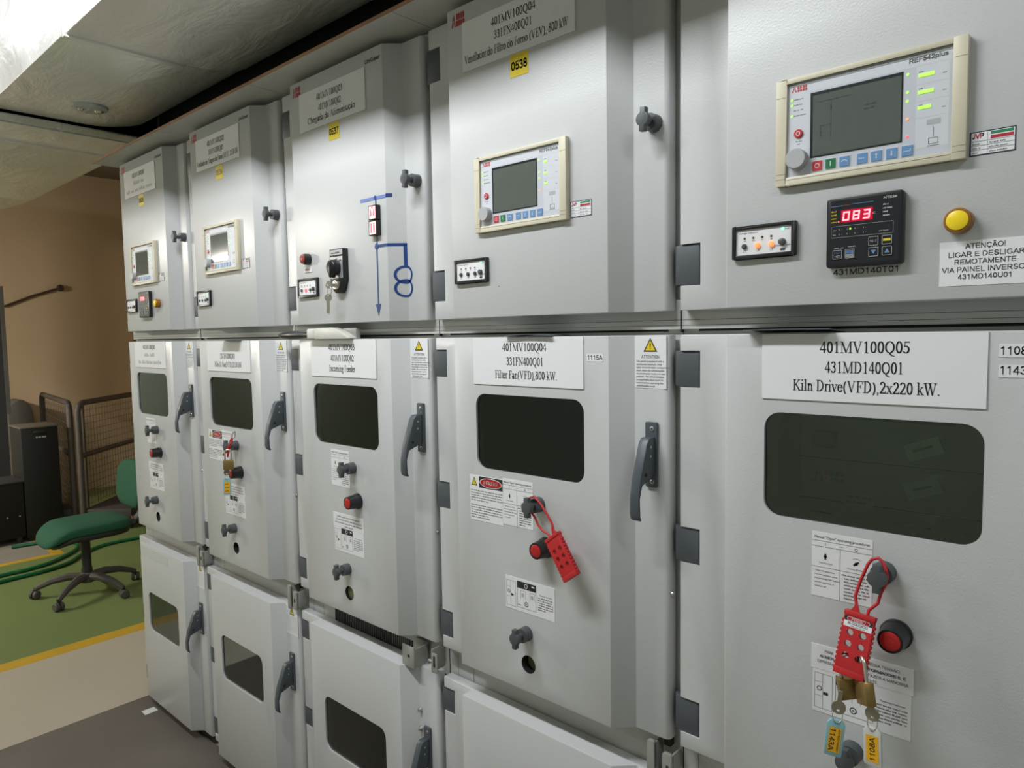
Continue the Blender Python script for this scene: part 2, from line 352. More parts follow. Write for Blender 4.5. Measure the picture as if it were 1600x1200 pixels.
SG = {
 '0': (.777, [KA(.385, .5, .27, .445, 0, 360)]), '1': (.777, [V(.44, .0, .95), Tn((.2, .76), (.32, .82), (.43, .95))]),
 '2': (.777, [KA(.38, .70, .26, .245, 165, -30), Tn((.6, .58), (.12, .06)), Tn((.12, .06), (.66, .06))]),
 '3': (.777, [KA(.37, .73, .23, .215, 160, -90), KA(.37, .285, .27, .235, 90, -160)]), '4': (.777, [V(.52, .0, .95), Tn((.52, .93), (.07, .28)), Tn((.07, .27), (.7, .27))]),
 '5': (.777, [Tn((.22, .94), (.63, .94)), Tn((.22, .94), (.15, .48)), KA(.37, .32, .27, .265, 140, -155)]), '7': (.777, [Tn((.1, .94), (.66, .94)), Tn((.66, .94), (.4, .5), (.3, .0))]),
 '8': (.777, [KA(.385, .735, .215, .21, 0, 360), KA(.385, .275, .265, .225, 0, 360)]),
 'A': (.93, [Tn((.05, .0), (.46, .95)), Tn((.46, .95), (.88, .0)), Tn((.2, .32), (.73, .32))]), 'B': (.93, [V(.16, .05, .95), Tn((.16, .945), (.5, .945)), Tn((.16, .5), (.52, .5)), Tn((.16, .055), (.52, .055)), KA(.5, .72, .24, .225, 90, -90), KA(.54, .278, .27, .223, 90, -90)]),
 'C': (1.0, [KA(.53, .5, .40, .45, 35, 325)]), 'D': (1.0, [V(.17, .05, .95), Tn((.17, .945), (.45, .945)), Tn((.17, .055), (.45, .055)), KA(.45, .5, .42, .445, 90, -90)]),
 'E': (.93, [V(.17, .05, .95), Tn((.17, .945), (.8, .945)), Tn((.17, .51), (.75, .51)), Tn((.17, .055), (.83, .055))]), 'F': (.85, [V(.17, .0, .95), Tn((.17, .945), (.76, .945)), Tn((.17, .5), (.68, .5))]),
 'G': (1.08, [KA(.55, .5, .42, .45, 40, 300), V(.92, .15, .46), Tn((.6, .46), (.92, .46)), Tn((.76, .11), (.92, .19))]), 'I': (.39, [V(.19, 0, 1)]), 'J': (.7, [V(.5, .3, 1), KA(.29, .28, .21, .225, 0, -170)]),
 'H': (1.0, [V(.16, 0, 1), V(.84, 0, 1), Tn((.16, .52), (.84, .52))]), 'L': (.777, [V(.16, .05, 1), Tn((.16, .055), (.7, .055))]), 'M': (1.16, [V(.16, 0, .95), V(1.0, 0, .95), Tn((.16, .95), (.58, .05)), Tn((.58, .05), (1.0, .95))]),
 'N': (1.0, [V(.16, 0, .95), V(.84, 0, .95), Tn((.16, .95), (.84, .04))]), 'O': (1.08, [KA(.54, .5, .45, .445, 0, 360)]), 'P': (.93, [V(.16, 0, .95), Tn((.16, .945), (.55, .945)), Tn((.16, .46), (.55, .46)), KA(.54, .7, .26, .243, 90, -90)]),
 'Q': (1.08, [KA(.54, .5, .45, .445, 0, 360), Tn((.62, .25), (.98, -.04))]), 'R': (1.0, [V(.16, 0, .95), Tn((.16, .945), (.58, .945)), Tn((.16, .48), (.58, .48)), KA(.57, .71, .27, .233, 90, -90), Tn((.55, .46), (.88, .0))]),
 'S': (.93, [KA(.46, .715, .29, .23, 20, 270), KA(.46, .27, .32, .215, 90, -165)]), 'T': (.85, [V(.425, 0, .95), Tn((.04, .945), (.81, .945))]), 'U': (1.0, [V(.15, .35, 1), V(.85, .35, 1), KA(.5, .35, .35, .3, 180, 360)]),
 'V': (.93, [Tn((.05, 1), (.465, .03)), Tn((.465, .03), (.88, 1))]), 'X': (.93, [Tn((.06, 0), (.87, 1)), Tn((.06, 1), (.87, 0))]), 'Z': (.85, [Tn((.08, .945), (.76, .945)), Tn((.76, .945), (.06, .055)), Tn((.06, .055), (.78, .055))]),
 'p': (.777, [V(.15, -.27, .72), KA(.4, .36, .26, .31, 0, 360)]), 'l': (.31, [V(.155, 0, 1)]), 'i': (.31, [V(.155, 0, .72), V(.155, .9, .96)]), 'u': (.777, [V(.15, .25, .72), V(.62, .0, .72), KA(.385, .26, .235, .21, 180, 360)]),
 's': (.7, [KA(.35, .52, .22, .155, 25, 270), KA(.35, .205, .24, .15, 90, -160)]), 'n': (.777, [V(.15, 0, .72), V(.62, 0, .42), KA(.385, .42, .235, .25, 180, 0)]), 'e': (.777, [KA(.39, .36, .27, .31, 0, 320), Tn((.12, .38), (.66, .38))]),
 'a': (.777, [KA(.38, .48, .22, .19, 165, 0), V(.6, .0, .5), KA(.34, .2, .22, .15, 0, 360)]), 'r': (.46, [V(.15, 0, .72), KA(.42, .35, .27, .32, 165, 85)]),
 '!': (.39, [V(.19, .28, 1), V(.19, .0, .06)]), '.': (.39, [V(.19, .0, .06)]), ',': (.39, [V(.19, .0, .06), Tn((.19, .0), (.14, -.14))]), ' ': (.39, [])}
SG['Ç'] = (1.0, SG['C'][1]+[Tn((.53, .03), (.58, -.1), (.46, -.18))]); SG['Ã'] = (.93, SG['A'][1]+[Tn((.28, 1.12), (.38, 1.18), (.54, 1.11), (.64, 1.17))]); SG['É'] = (.93, SG['E'][1]+[Tn((.42, 1.08), (.56, 1.22))])
def strokes(txt, gl, tk, tn):
    vs = []; fs = []; x = 0
    for ch in txt:
        adv, st = gl.get(ch, gl.get('o', gl[' ']))
        for kind, pts in st:
            nw = tk if kind == 'k' else tn
            for a, b in zip(pts, pts[1:]):
                h = hull([(round(p[0]+sx*nw/2+x, 4), round(p[1]+sy*tn/2, 4)) for p in (a, b) for sx in (-1, 1) for sy in (-1, 1)])
                k = len(vs); vs += h; fs.append(tuple(range(k, k+len(h))))
        x += adv
    return vs, fs, 1.0
def serif(txt): return strokes(txt, GL, TK, TN)
def gothic(txt, wt=.115): return strokes(txt, SG, wt, wt)
def words_row(mb, x0, x1, z, h, y, m, full=True, r=rng):
    """a line of print too small to read: word-long rows of short strokes"""
    x = x0; end = x1 if full else x0+(x1-x0)*r.uniform(.45, .8)
    while x < end-h*.8:
        wl = min(end-x, h*r.uniform(1.6, 4.6)); q = x
        while q < x+wl-h*.3:
            sw = h*r.uniform(.16, .34); mb.rect(q, q+sw, z, z+h*r.choice((.55, .6, .62, .85)), y, m); q += sw+h*.2
        x += wl+h*.42
    return mb
def abb(mb, x0, z0, w_, h, y, m):
    g = w_*.018; u = w_/3.0; zm = z0+h*.47
    for lo, hi in ((z0, zm-g), (zm+g, z0+h)):
        f0 = (lo-z0)/h; f1 = (hi-z0)/h; c = x0+u*.48
        le = lambda f: x0+u*(-.02+.41*f); ri = lambda f: x0+u*(.98-.41*f)
        mb.flat([(le(f0), lo), (min(c-g, le(f0)+u*.27), lo), (c-g, hi if f1 > .6 else hi), (le(f1), hi)], y, m)
        mb.flat([(max(c+g, ri(f0)-u*.27), lo), (ri(f0), lo), (ri(f1), hi), (c+g, hi)], y, m)
        for k in (1, 2):
            b = x0+u*k+u*.10; wl = u*.42; e = u*.88 if lo == z0 else u*.82
            mb.rect(b, b+wl-g, lo, hi, y, m)
            mb.flat([(b+wl+g, lo), (b+e-u*.1, lo), (b+e, lo+h*.12), (b+e, hi-h*.10), (b+e-u*.08, hi), (b+wl+g, hi)], y, m)
    return mb

# ------------------------------------------------------------------ switchgear cabinets (door plane y = 0, one every 0.65 m)
PITCH = .65
D = .0343                      # the hinge and handle strips stand this far behind the raised door face
XF0, XM0, XM1, XS0, XS1 = .0107, .112, .5307, .566, .638
DOORS = {'instrument_door': (1.5917, 2.2589), 'breaker_door': (.790, 1.549), 'cable_door': (.045, .714)}
HINGES = {'instrument_door': ((1.636, 1.706), (2.140, 2.214)), 'breaker_door': ((.819, .884), (1.139, 1.203), (1.457, 1.520)), 'cable_door': ((.071, .137), (.348, .408), (.627, .687))}
WINS = {'breaker_door': (.178, .473, 1.2605, 1.426, .026), 'cable_door': (.176, .464, .353, .515, .026)}
def surf_y(u):
    if u < XM0: return D
    if u < XM1: return 0
    return min(D, (u-XM1)/(XS0-XM1)*D)
CACHE = {}
def cached(key, fn):
    if key not in CACHE: CACHE[key] = fn()
    return CACHE[key]
def door_me(kind, hole):
    z0, z1 = DOORS[kind]
    poly = round_poly([(XF0, D), (XM0, D), (XM0, 0), (XM1, 0), (XS0, D), (XS1, D), (XS1, .060), (XF0, .060)], [.003, 0, .003, .004, .004, .011, 0, 0])
    b = MB().prism(poly, z0, z1, PAINT, 'z'); c = MB()
    for a, e in HINGES[kind]: c.box(-.02, .0490, .0, .0575, a-.001, e+.001, PAINT)
    if kind in WINS:
        x0, x1, a, e, r = WINS[kind]; c.prism(rrect(x0, x1, a, e, r), -.05, .1, PAINT)
    if hole: c.cyl((.3205, -.05, .852), (.3205, .1, .852), .0195, DARKGAP, n=32)  # hole walls coloured black, standing for shade behind the thin sheet
    return b.mesh(kind, bev=.002, cut=c)
def hinge_me(a, e):
    b = MB(); zc = (a+e)/2
    b.prism(round_poly([(-.006, D+.012), (.002, D+.003), (.0475, D+.003), (.0475, .0572), (-.006, .0572)], [.003, .003, .004, 0, 0]), a, e, HINGE, 'z')
    return b.mesh('hinge', bev=.0015)
def handle_parts(par, du=0., dz=0.):
    def plate():
        return MB().prism(rrect(.5915, .6165, 1.2685, 1.3895, .003), D-.006, D, HANDLE).mesh('mounting_plate', bev=.001)
    def lever():
        b = MB(); x0, x1 = .5940, .6125
        b.prism([(.0285, 1.3625), (.0090, 1.3620), (.0015, 1.3535), (-.0215, 1.2920), (-.0285, 1.2560), (-.0290, 1.2290), (-.0265, 1.2195), (-.0205, 1.2150), (-.0180, 1.2165), (-.0215, 1.2240), (-.0228, 1.2560), (-.0150, 1.2785), (.0180, 1.2890), (.0285, 1.2980)], x0, x1, HANDLE, 'x')
        return b.mesh('lever', bev=.0012, bang=28)
    def screw():
        b = MB()
        for z in (1.3775, 1.2790): b.lathe((.6065, D-.006, z), (0, -1, 0), [(.0045, 0), (.0042, .001), (.0030, .0016)], STEEL, 14); b.cyl((.6065, D-.0078, z), (.6065, D-.0074, z), .0018, DARKGAP, n=6)
        for y, z in ((.0135, 1.3460), (.0125, 1.3290)): b.cyl((.6125, y, z), (.6132, y, z), .0026, STEEL, n=10)
        b.cyl((.6125, -.0035, 1.2970), (.6131, -.0035, 1.2970), .0034, DARKGAP, n=12)
        return b.mesh('screw')
    h = place('door_handle', cached('plate', plate), par, (du, 0, dz))
    place('lever', cached('lever', lever), h); place('screw', cached('screw', screw), h, label='zinc screw heads and pins')
def knob(par, u, z, y=0., rot=0.):
    def base():
        return MB().lathe((0, 0, 0), (0, -1, 0), [(.0158, 0), (.0158, .004), (.0150, .015), (.0150, .019), (.0062, .0192), (.0062, .0325)], KNOB, 28).mesh('knob')
    def wing():
        b = MB(); a = math.asin(.0052/.0125)
        pts = [(.0125*math.cos(t), .0125*math.sin(t)) for t in [-(math.pi/2-a)+(math.pi-2*a)*i/10 for i in range(11)]]
        pts = [(.0052, -.0205)]+pts+[(.0052, .0205), (-.0052, .0205)]+[(-x, -z_) for x, z_ in pts]+[(-.0052, -.0205)]
        b.prism(pts, -.0322, -.0435, KNOB); return b.mesh('wing', bev=.0009)
    k = place('turn_knob', cached('kb', base), par, (u, y, z)); place('wing', cached('kw', wing), k, rot=(0, rot, 0)); return k
def push_button(par, u, z):
    def col():
        return MB().lathe((0, 0, 0), (0, -1, 0), [(.0215, 0), (.0215, .004), (.0198, .005), (.0168, .034), (.0150, .0345), (.0150, .033)], BLK, 32).mesh('trip_button')
    def cap():
        b = MB().lathe((0, 0, 0), (0, -1, 0), [(.0135, .032), (.0135, .0345), (.0128, .035)], RED, 28)
        b.ring2(0, 0, .0066, .0066, .0022, -.0352, LOGO); return b.mesh('button_cap')
    k = place('trip_button', cached('pb', col), par, (u, 0, z)); place('button_cap', cached('pc', cap), k, label='red round button cap'); return k

def relay(par, idx):
    def bez():
        b = MB(); x0, x1, z0, z1 = .196, .4445, 1.772, 1.9285; a, c, d, e = .2115, .4275, 1.784, 1.9205
        b.box(x0, a, -.010, 0, z0, z1, CREAM); b.box(c, x1, -.012, 0, z0, z1, CREAM); b.box(a, c, -.010, 0, e, z1, CREAM); b.box(a, c, -.010, 0, z0, d, CREAM)
        m = b.mesh('protection_relay', bev=.0012)
        return m
    def grooves():
        b = MB()
        for z in (1.902, 1.789, 1.7815): b.rect(.4290, .4440, z, z+.0005, -.01215, INKG); b.rect(.197, .211, z, z+.0005, -.01015, INKG)
        b.rect(.213, .4265, 1.7795, 1.7802, -.01015, INKG); b.rect(.2118, .4272, 1.9195, 1.9207, -.0101, DARKGAP)  # the black strip paints the recess's shade below the top bezel
        return b.mesh('bezel_seam_shade', smooth=0)
    def face():
        b = MB(); b.box(.2115, .4275, -.006, 0, 1.784, 1.9205, FACE); y = -.0061
        b.rect(.3845, .4235, 1.795, 1.9030, y, FACE2); b.rect(.2125, .2453, 1.8, 1.9185, y, FACE2); b.rect(.2455, .426, 1.9035, 1.9185, y, FACE2)
        for z in (1.9, 1.878, 1.856): b.rect(.385, .423, z-.0212, z-.0208, y-.0001, FACE)
        b.rect(.398, .414, 1.824, 1.831, y-.0002, DIALG)
        b.line([(.4061, 1.8205), (.4061, 1.809)], .0004, y-.0002, INKG)
        b.line([(.4005, 1.799), (.4005, 1.8065), (.4115, 1.8065), (.4115, 1.799), (.4005, 1.799)], .0006, y-.0002, INKG); b.line([(.3995, 1.7965), (.4125, 1.7965)], .0008, y-.0002, INKG)
        for z in (1.8968, 1.889, 1.8812, 1.8735): words_row(b, .2215, .2215+(.014 if z > 1.88 else .019), z-.001, .0022, y-.0002, INKG)
        for z in (1.8945, 1.8725, 1.851): words_row(b, .3875, .393, z, .002, y-.0002, INKG); words_row(b, .4155, .421, z-.007, .0018, y-.0002, INKG)
        words_row(b, .225, .2345, 1.8345, .002, y-.0002, INKG); words_row(b, .227, .233, 1.8305, .002, y-.0002, INKG)
        return b.mesh('face_plate', smooth=0)
    def let():
        return abb(MB(), .2184, 1.9075, .0226, .008, -.0064, BTNR).mesh('maker_logo', smooth=0)
    def scr():
        b = MB(); b.box(.246, .3685, -.0066, 0, 1.8075, 1.901, BLK); b.rect(.2495, .3665, 1.8095, 1.8965, -.0067, LCD)
        if idx == 4:
            y = -.0069
            b.line([(.2564, 1.886), (.3005, 1.886)], .0006, y, LCDINK); b.line([(.2751, 1.886), (.2751, 1.834)], .0006, y, LCDINK); b.rect(.2744, .2758, 1.872, 1.878, y, LCDINK)
            b.line([(.2751, 1.851), (.2611, 1.851), (.2611, 1.845)], .0006, y, LCDINK)
            b.flat([(.2595, 1.843), (.2627, 1.843), (.2611, 1.8395)], y, LCDINK); b.flat([(.2595, 1.8365), (.2611, 1.8395), (.2627, 1.8365)], y, LCDINK)
            words_row(b, .3215, .336, 1.867, .003, y, LCDINK); words_row(b, .3195, .3335, 1.8615, .003, y, LCDINK)
        return b.mesh('lcd_screen', smooth=0)
    def dial(): return MB().lathe((.229, 0, 1.808), (0, -1, 0), [(.0150, .006), (.0150, .018), (.0138, .0195)], DIALG, 30).mesh('selector_dial')
    r = place('protection_relay', cached('rbz', bez), par)
    place('bezel_seam_shade', cached('rgr', grooves), r); place('face_plate', cached('rfc', face), r); place('maker_logo', cached('rlt', let), r, label='red maker logo')
    place('type_name', cached('rty', lambda: MB().geo(sans('REF542plus', .15), .3754, .4212, 1.9095, .0056, -.0064, INKG).mesh('type_name', smooth=0)), r, label='grey type lettering')
    place('lcd_screen', cached('rsc%d' % (idx == 4), scr), r); place('selector_dial', cached('rdl', dial), r)
    ru = MB().lathe((.229, 0, 1.8463), (0, -1, 0), [(.0064, .006), (.0064, .008), (.0055, .0088)], BTNR, 20); ru.ring2(.229, 1.8463, .0028, .0028, .001, -.009, FACE2, 16)
    place('emergency_button', cached('rem', lambda: ru.mesh('emergency_button')), r)
    for i, (u, m) in enumerate(((.2567, BTNR), (.2755, BTNG), (.2946, BTNB), (.3181, BTNB), (.3368, BTNB), (.3561, BTNB), (.3752, BTNB))):
        def key(u=u, m=m, i=i):
            b = MB(); z = 1.7948; b.box(u-.0082, u+.0082, -.0064, -.0055, z-.0082, z+.0082, FACE2); b.box(u-.0067, u+.0067, -.0074, -.0055, z-.0067, z+.0067, m); y = -.0076
            if i == 0: b.ring2(u, z, .0031, .0031, .001, y, FACE2, 14)
            elif i == 1: b.rect(u-.0006, u+.0006, z-.0035, z+.0035, y, FACE2)
            elif i == 2: b.ring2(u, z-.002, .004, .004, .0011, y, FACE2, 8, 20, 160)
            elif i == 3: words_row(b, u-.0045, u+.0045, z-.001, .003, y, FACE2)
            elif i == 6: b.line([(u+.004, z+.002), (u+.004, z-.0006), (u-.004, z-.0006)], .001, y, FACE2)
            else:
                sgn = -1 if i == 5 else 1
                b.rect(u-.0006, u+.0006, z-.0035, z+.0035, y, FACE2); b.flat([(u-.002, z+sgn*.0012), (u+.002, z+sgn*.0012), (u, z+sgn*.0042)], y, FACE2)
            return b.mesh('push_button', smooth=0)
        place('push_button', cached('rk%d' % i, key), r)
    leds = [(.2185, 1.8968, GLED, 0), (.2185, 1.889, GLED, 0), (.2185, 1.8735, GLED, 0), (.3741, 1.8957, GLED, 0), (.3741, 1.8722, GLED, 0), (.3741, 1.8606, GLED, 0), (.3747, 1.8369, OLED, 0)]
    if idx == 4: leds.append((.375, 1.8134, RLED, 0))
    ln = {4: (.0187, .0182, .0155), 3: (.0062, .0062, .0075)}.get(idx, (.005, .005, .005))
    for k, z in enumerate((1.8905, 1.8685, 1.8485)): leds.append((.387, z, GLED if idx > 2 else GLED2, ln[k]))
    for u, z, m, l in leds:
        b = MB()
        if l: b.box(u, u+l, -.0068, -.006, z-.0021, z+.0021, m)
        else: b.lathe((u, -.006, z), (0, -1, 0), [(.0019, 0), (.0017, .0006)], m, 12)
        place('indicator_led', b, r)
def volt_indicator(par, lit, led):
    b = MB(); x0, x1, z0, z1 = .1255, .2265, 1.668, 1.7195; a, c, d, e = .1315, .2200, 1.674, 1.7138
    b.box(x0, a, -.008, 0, z0, z1, BLK); b.box(c, x1, -.008, 0, z0, z1, BLK); b.box(a, c, -.008, 0, e, z1, BLK); b.box(a, c, -.008, 0, z0, d, BLK)
    v = place('voltage_indicator', cached('vf', lambda: b.mesh('voltage_indicator', bev=.001)), par)
    def face():
        b = MB(); b.box(a, c, -.005, 0, d, e, WHITE); y = -.0052
        b.geo(sans('Voltage indicator'), .1358, .1674, 1.7072, .0027, y, INKG); b.geo(sans('Ready'), .2095, .2165, 1.7078, .0024, y, INKG)
        for u in (.1458, .1600, .1742, .1885): b.disc(u, 1.6998, .0026, y, CREAM, n=14); b.disc(u, 1.6998, .0017, y-.0001, INK, n=12); words_row(b, u-.0015, u+.0025, 1.695, .0022, y, INKG)
        for u, t in ((.1455, 'L1'), (.1672, 'L2'), (.189, 'L3')): b.geo(sans(t), u-.0022, u+.0022, 1.6783, .0030, y, INK)
        words_row(b, .194, .2185, 1.6835, .0026, y, INKG); b.prism(rrect(.2025, .2105, 1.6765, 1.6798, .0015, 3), y-.0002, -.005, INK)
        return b.mesh('indicator_face', smooth=0)
    place('indicator_face', cached('vfc', face), v)
    for k, u in enumerate((.1455, .1672, .1890)):
        m = lit.get(k, KNOB); place('phase_lamp', MB().lathe((u, -.005, 1.6875), (0, -1, 0), [(.0044, 0), (.0042, .0025), (.0028, .004)], m, 16), v)
    place('test_knob', cached('vk', lambda: MB().lathe((.206, -.005, 1.6895), (0, -1, 0), [(.0054, 0), (.0050, .005), (.0034, .0058)], KNOB, 18).mesh('test_knob')), v)
    place('ready_led', MB().lathe((.2065, -.005, 1.709), (0, -1, 0), [(.0026, 0), (.0020, .001)], led, 12), v)
SEG = {'0': 'abcdef', '8': 'abcdefg', '3': 'abcdg', '1': 'bc'}
def seven(b, ch, x0, z0, w_, h, t, y, m):
    sk = .10
    def q(pts): b.flat([(x0+px*w_+sk*pz*h, z0+pz*h) for px, pz in pts], y, m)
    tx = t/w_; tz = t/h; g = .02
    P = {'a': [(tx*.6, 1-tz), (1-tx*.6, 1-tz), (1, 1), (0, 1)], 'd': [(0, 0), (1, 0), (1-tx*.6, tz), (tx*.6, tz)], 'g': [(tx*.4, .5-tz/2), (1-tx*.4, .5-tz/2), (1-tx*.4, .5+tz/2), (tx*.4, .5+tz/2)],
         'f': [(0, .5+g), (tx, .5+g), (tx, .98), (0, .98)], 'b': [(1-tx, .5+g), (1, .5+g), (1, .98), (1-tx, .98)], 'e': [(0, .02), (tx, .02), (tx, .5-g), (0, .5-g)], 'c': [(1-tx, .02), (1, .02), (1, .5-g), (1-tx, .5-g)]}
    for s_ in SEG[ch]: q(P[s_])
def temp_controller(par, idx):
    def body(): return MB().prism(rrect(.273, .374, 1.643, 1.7435, .005, 4), -.013, 0, BLK).mesh('temperature_controller', bev=.002)
    t = place('temperature_controller', cached('tb', body), par)
    def face():
        b = MB(); y = -.01325; b.rect(.279, .3685, 1.648, 1.739, y, BLKF); y -= .0002
        b.geo(sans('NT538'), .3491, .3660, 1.7335, .0030, y, WHITE); b.geo(sans('°C'), .3335, .3385, 1.7145, .0026, y, WHITE)
        b.rect(.279, .296, 1.7305, 1.7312, y, BTNB); b.rect(.297, .306, 1.731, 1.7316, y, BTNR); b.rect(.307, .336, 1.7315, 1.7321, y, BTNB)
        for k, z in enumerate((1.7225, 1.7175, 1.7125, 1.7075)): words_row(b, .2796, .2875, z, .0026, y, YEL); words_row(b, .3485, .3485+(.0075, .012, .007, .0095)[k], z+.0025, .0024, y, WHITE)
        b.line([(.2802, 1.6862), (.2802, 1.7022), (.3618, 1.7022), (.3618, 1.6862), (.2802, 1.6862)], .0004, y, DIALG)
        for z in (1.6972, 1.6905):
            words_row(b, .2825, .287, z-.001, .0018, y, DIALG)
            for u in (.291, .302, .3125, .3235): b.rect(u-.0004, u+.0004, z-.001, z+.001, y, DIALG); b.disc(u+.0035, z, .0008, y, KNOB, n=8)
        words_row(b, .344, .357, 1.6895, .002, y, DIALG)
        words_row(b, .2850, .2975, 1.6702, .0022, y, DIALG); words_row(b, .3035, .3150, 1.6712, .0022, y, DIALG)
        return b.mesh('controller_face', smooth=0)
    place('controller_face', cached('tf', face), t)
    for u, z, k in ((.2893, 1.6618, 0), (.3061, 1.6621, 1), (.3371, 1.6768, 2), (.3544, 1.6771, 3), (.3374, 1.6618, 4), (.3547, 1.6619, 5)):
        b = MB(); b.prism(rrect(u-.0066, u+.0066, z-.0066, z+.0066, .0015, 3), -.0143, -.013, BLK); y = -.0145
        b.line([(u-.006, z-.006), (u+.006, z-.006), (u+.006, z+.006), (u-.006, z+.006), (u-.006, z-.006)], .0007, y, DIALG)
        if k < 2: b.rect(u-.005, u+.005, z, z+.0045, y, BTNB if k else BLKF); b.rect(u-.005, u+.005, z-.005, z-.0008, y, BLKF if not k else DIALG); b.geo(sans(('PRG', 'CNT')[k]), u-.004, u+.004, z+.001, .0026, y-.0002, BTNB if not k else INK); b.geo(sans(('SET', 'FUNC')[k]), u-.004, u+.004, z-.0042, .0026, y-.0002, WHITE if not k else INK)
        elif k == 2: b.geo(sans('TEST'), u-.0046, u+.0046, z-.0012, .0026, y, WHITE)
        elif k == 3: b.rect(u-.0048, u+.0048, z-.0016, z+.0016, y, YEL)
        else:
            sg = -1 if k == 4 else 1; b.flat([(u-.0034, z-sg*.0026), (u+.0034, z-sg*.0026), (u, z+sg*.003)], y, BTNB)
        place('membrane_key', b, t)
    b = MB(); b.rect(.2935, .3355, 1.7068, 1.7245, -.0136, GLOWR)
    for ch, u in zip('083' if idx == 4 else '088', (.2952, .3087, .3222)): seven(b, ch, u, 1.7092, .0092, .0128, .0021, -.0139, DIGIT)
    if idx == 4: b.disc(.2902, 1.7084, .0012, -.0139, RLED, n=10); b.disc(.3062, 1.6972, .0014, -.0139, GLED, n=10)
    place('digit_display', b.mesh('digit_display', smooth=0), t, label='lit red digits')
def paper(par, name, x0, x1, z0, z1, ink, y0=0., th=.0006, m=None, label=None, surf=False):
    """a sticker or plate of thickness th on the door with its print; ink(b, y) draws the print in front of it"""
    b = MB(); b.box(x0, x1, y0-th, y0, z0, z1, m or WHITE)
    if ink: ink(b, y0-th-.0003)
    return place(name, b.mesh(name, smooth=0), par, label=label)
def nameplate(par, x0, x1, z0, z1, lines, name='nameplate'):
    p = place(name, MB().box(x0, x1, -.0022, 0, z0, z1, PLATE).mesh(name, bev=.0003, seg=1), par)
    b = MB()
    for txt, a, c, zb, cap in lines:
        if txt.startswith('#'): words_row(b, a, c, zb, cap*1.1, -.0026, DIALG)
        else: b.geo(serif(txt), a, c, zb, cap, -.0026, INK)
    if lines: place('lettering', b.mesh('lettering', smooth=0), p, label='black printed lettering')
def tri_sign(b, cx, z0, w_, h, y):
    b.flat([(cx-w_/2, z0), (cx+w_/2, z0), (cx, z0+h)], y, INK); k = .72
    b.flat([(cx-w_/2*k, z0+h*.10), (cx+w_/2*k, z0+h*.10), (cx, z0+h*.84)], y-.0002, YEL)
    b.flat([(cx-w_*.022, z0+h*.32), (cx+w_*.022, z0+h*.32), (cx+w_*.04, z0+h*.62), (cx-w_*.04, z0+h*.62)], y-.0004, INK); b.disc(cx, z0+h*.22, w_*.035, y-.0004, INK, n=10)
ATT = ('The panel is equipped with a', 'mechanical interlock. Only', 'open circuit-breaker compartment', 'door when the withdrawable', 'circuit-breaker truck is in test', 'position. The circuit-breaker', 'compartment door must be', 'locked before operating the', 'withdrawable truck.')
def attention(b, y):
    tri_sign(b, .6000, 1.5185, .029, .0255, y); b.geo(sans('ATTENTION'), .581, .619, 1.5065, .0056, y, INKG)
    for k, t in enumerate(ATT): b.geo(sans(t), .5705, .6295, 1.4995-.0057*k, .0034, y, INK, 'left')
def cable_att(b, y):
    tri_sign(b, .6025, .684, .027, .024, y)
    for k in range(9): words_row(b, .5735, .6315, .676-.0056*k, .0024, y, DIALG)
def manual_open(b, y):
    b.geo(sans('Manual "Open" operating procedures'), .2585, .3365, 1.2372, .0040, y, INK)
    for z in (1.2330, 1.2245, 1.1925): b.rect(.2545, .3405, z, z+.0005, y, INKG)
    b.rect(.2957, .2962, 1.147, 1.2245, y, INKG)
    b.rect(.2742, .2748, 1.2268, 1.2308, y, INK); b.rect(.2935, .3, 1.2287, 1.2291, y, INK); b.ring2(.3181, 1.2285, .0018, .0018, .0007, y, INK, 14)
    for cx, cz, a in ((.2746, 1.2100, 0), (.3185, 1.2075, -50)):
        c, s_ = math.cos(R(a)), math.sin(R(a)); b.disc(cx, cz, .0024, y, INK, n=14); b.flat([(cx+c*px-s_*pz, cz+s_*px+c*pz) for px, pz in ((-.0013, -.0048), (.0013, -.0048), (.0013, .0048), (-.0013, .0048))], y, INK)
    b.ring2(.3185, 1.2085, .0078, .0068, .0005, y, INKG, 10, 40, 130)
    b.geo(sans('Test Position'), .2650, .2850, 1.1985, .0024, y, INKG); b.geo(sans('Service Position'), .3060, .3310, 1.1975, .0024, y, INKG)
    for k, t in enumerate(('1  When the apparatus', '   is in test position, press', '   the switching OFF button', '   and the apparatus is', '   switched off')): b.geo(sans(t.strip()), .2565 if k == 0 else .2590, .29, 1.1858-.0060*k, .0024, y, INK, 'left')
    for k in range(8): words_row(b, .2985 if k == 0 else .3020, .3370 if k < 7 else .318, 1.1860-.0050*k, .0030, y, INK)
def perigo(b, y):
    tri_sign(b, .1685, 1.2195, .018, .0195, y)
    b.rect(.1835, .2545, 1.2165, 1.2415, y, INK); b.disc(.219, 1.229, .0335, y-.0002, WHITE, .0108, 30); b.disc(.219, 1.229, .0318, y-.0004, RED, .0094, 30)
    b.geo(sans('PERIGO'), .1985, .2395, 1.2252, .0078, y-.0006, WHITE)
    for k in range(12):
        if k != 5: words_row(b, .1575, .2535 if k % 6 < 4 else .215, 1.2075-.0055*k, .0030, y, INK)
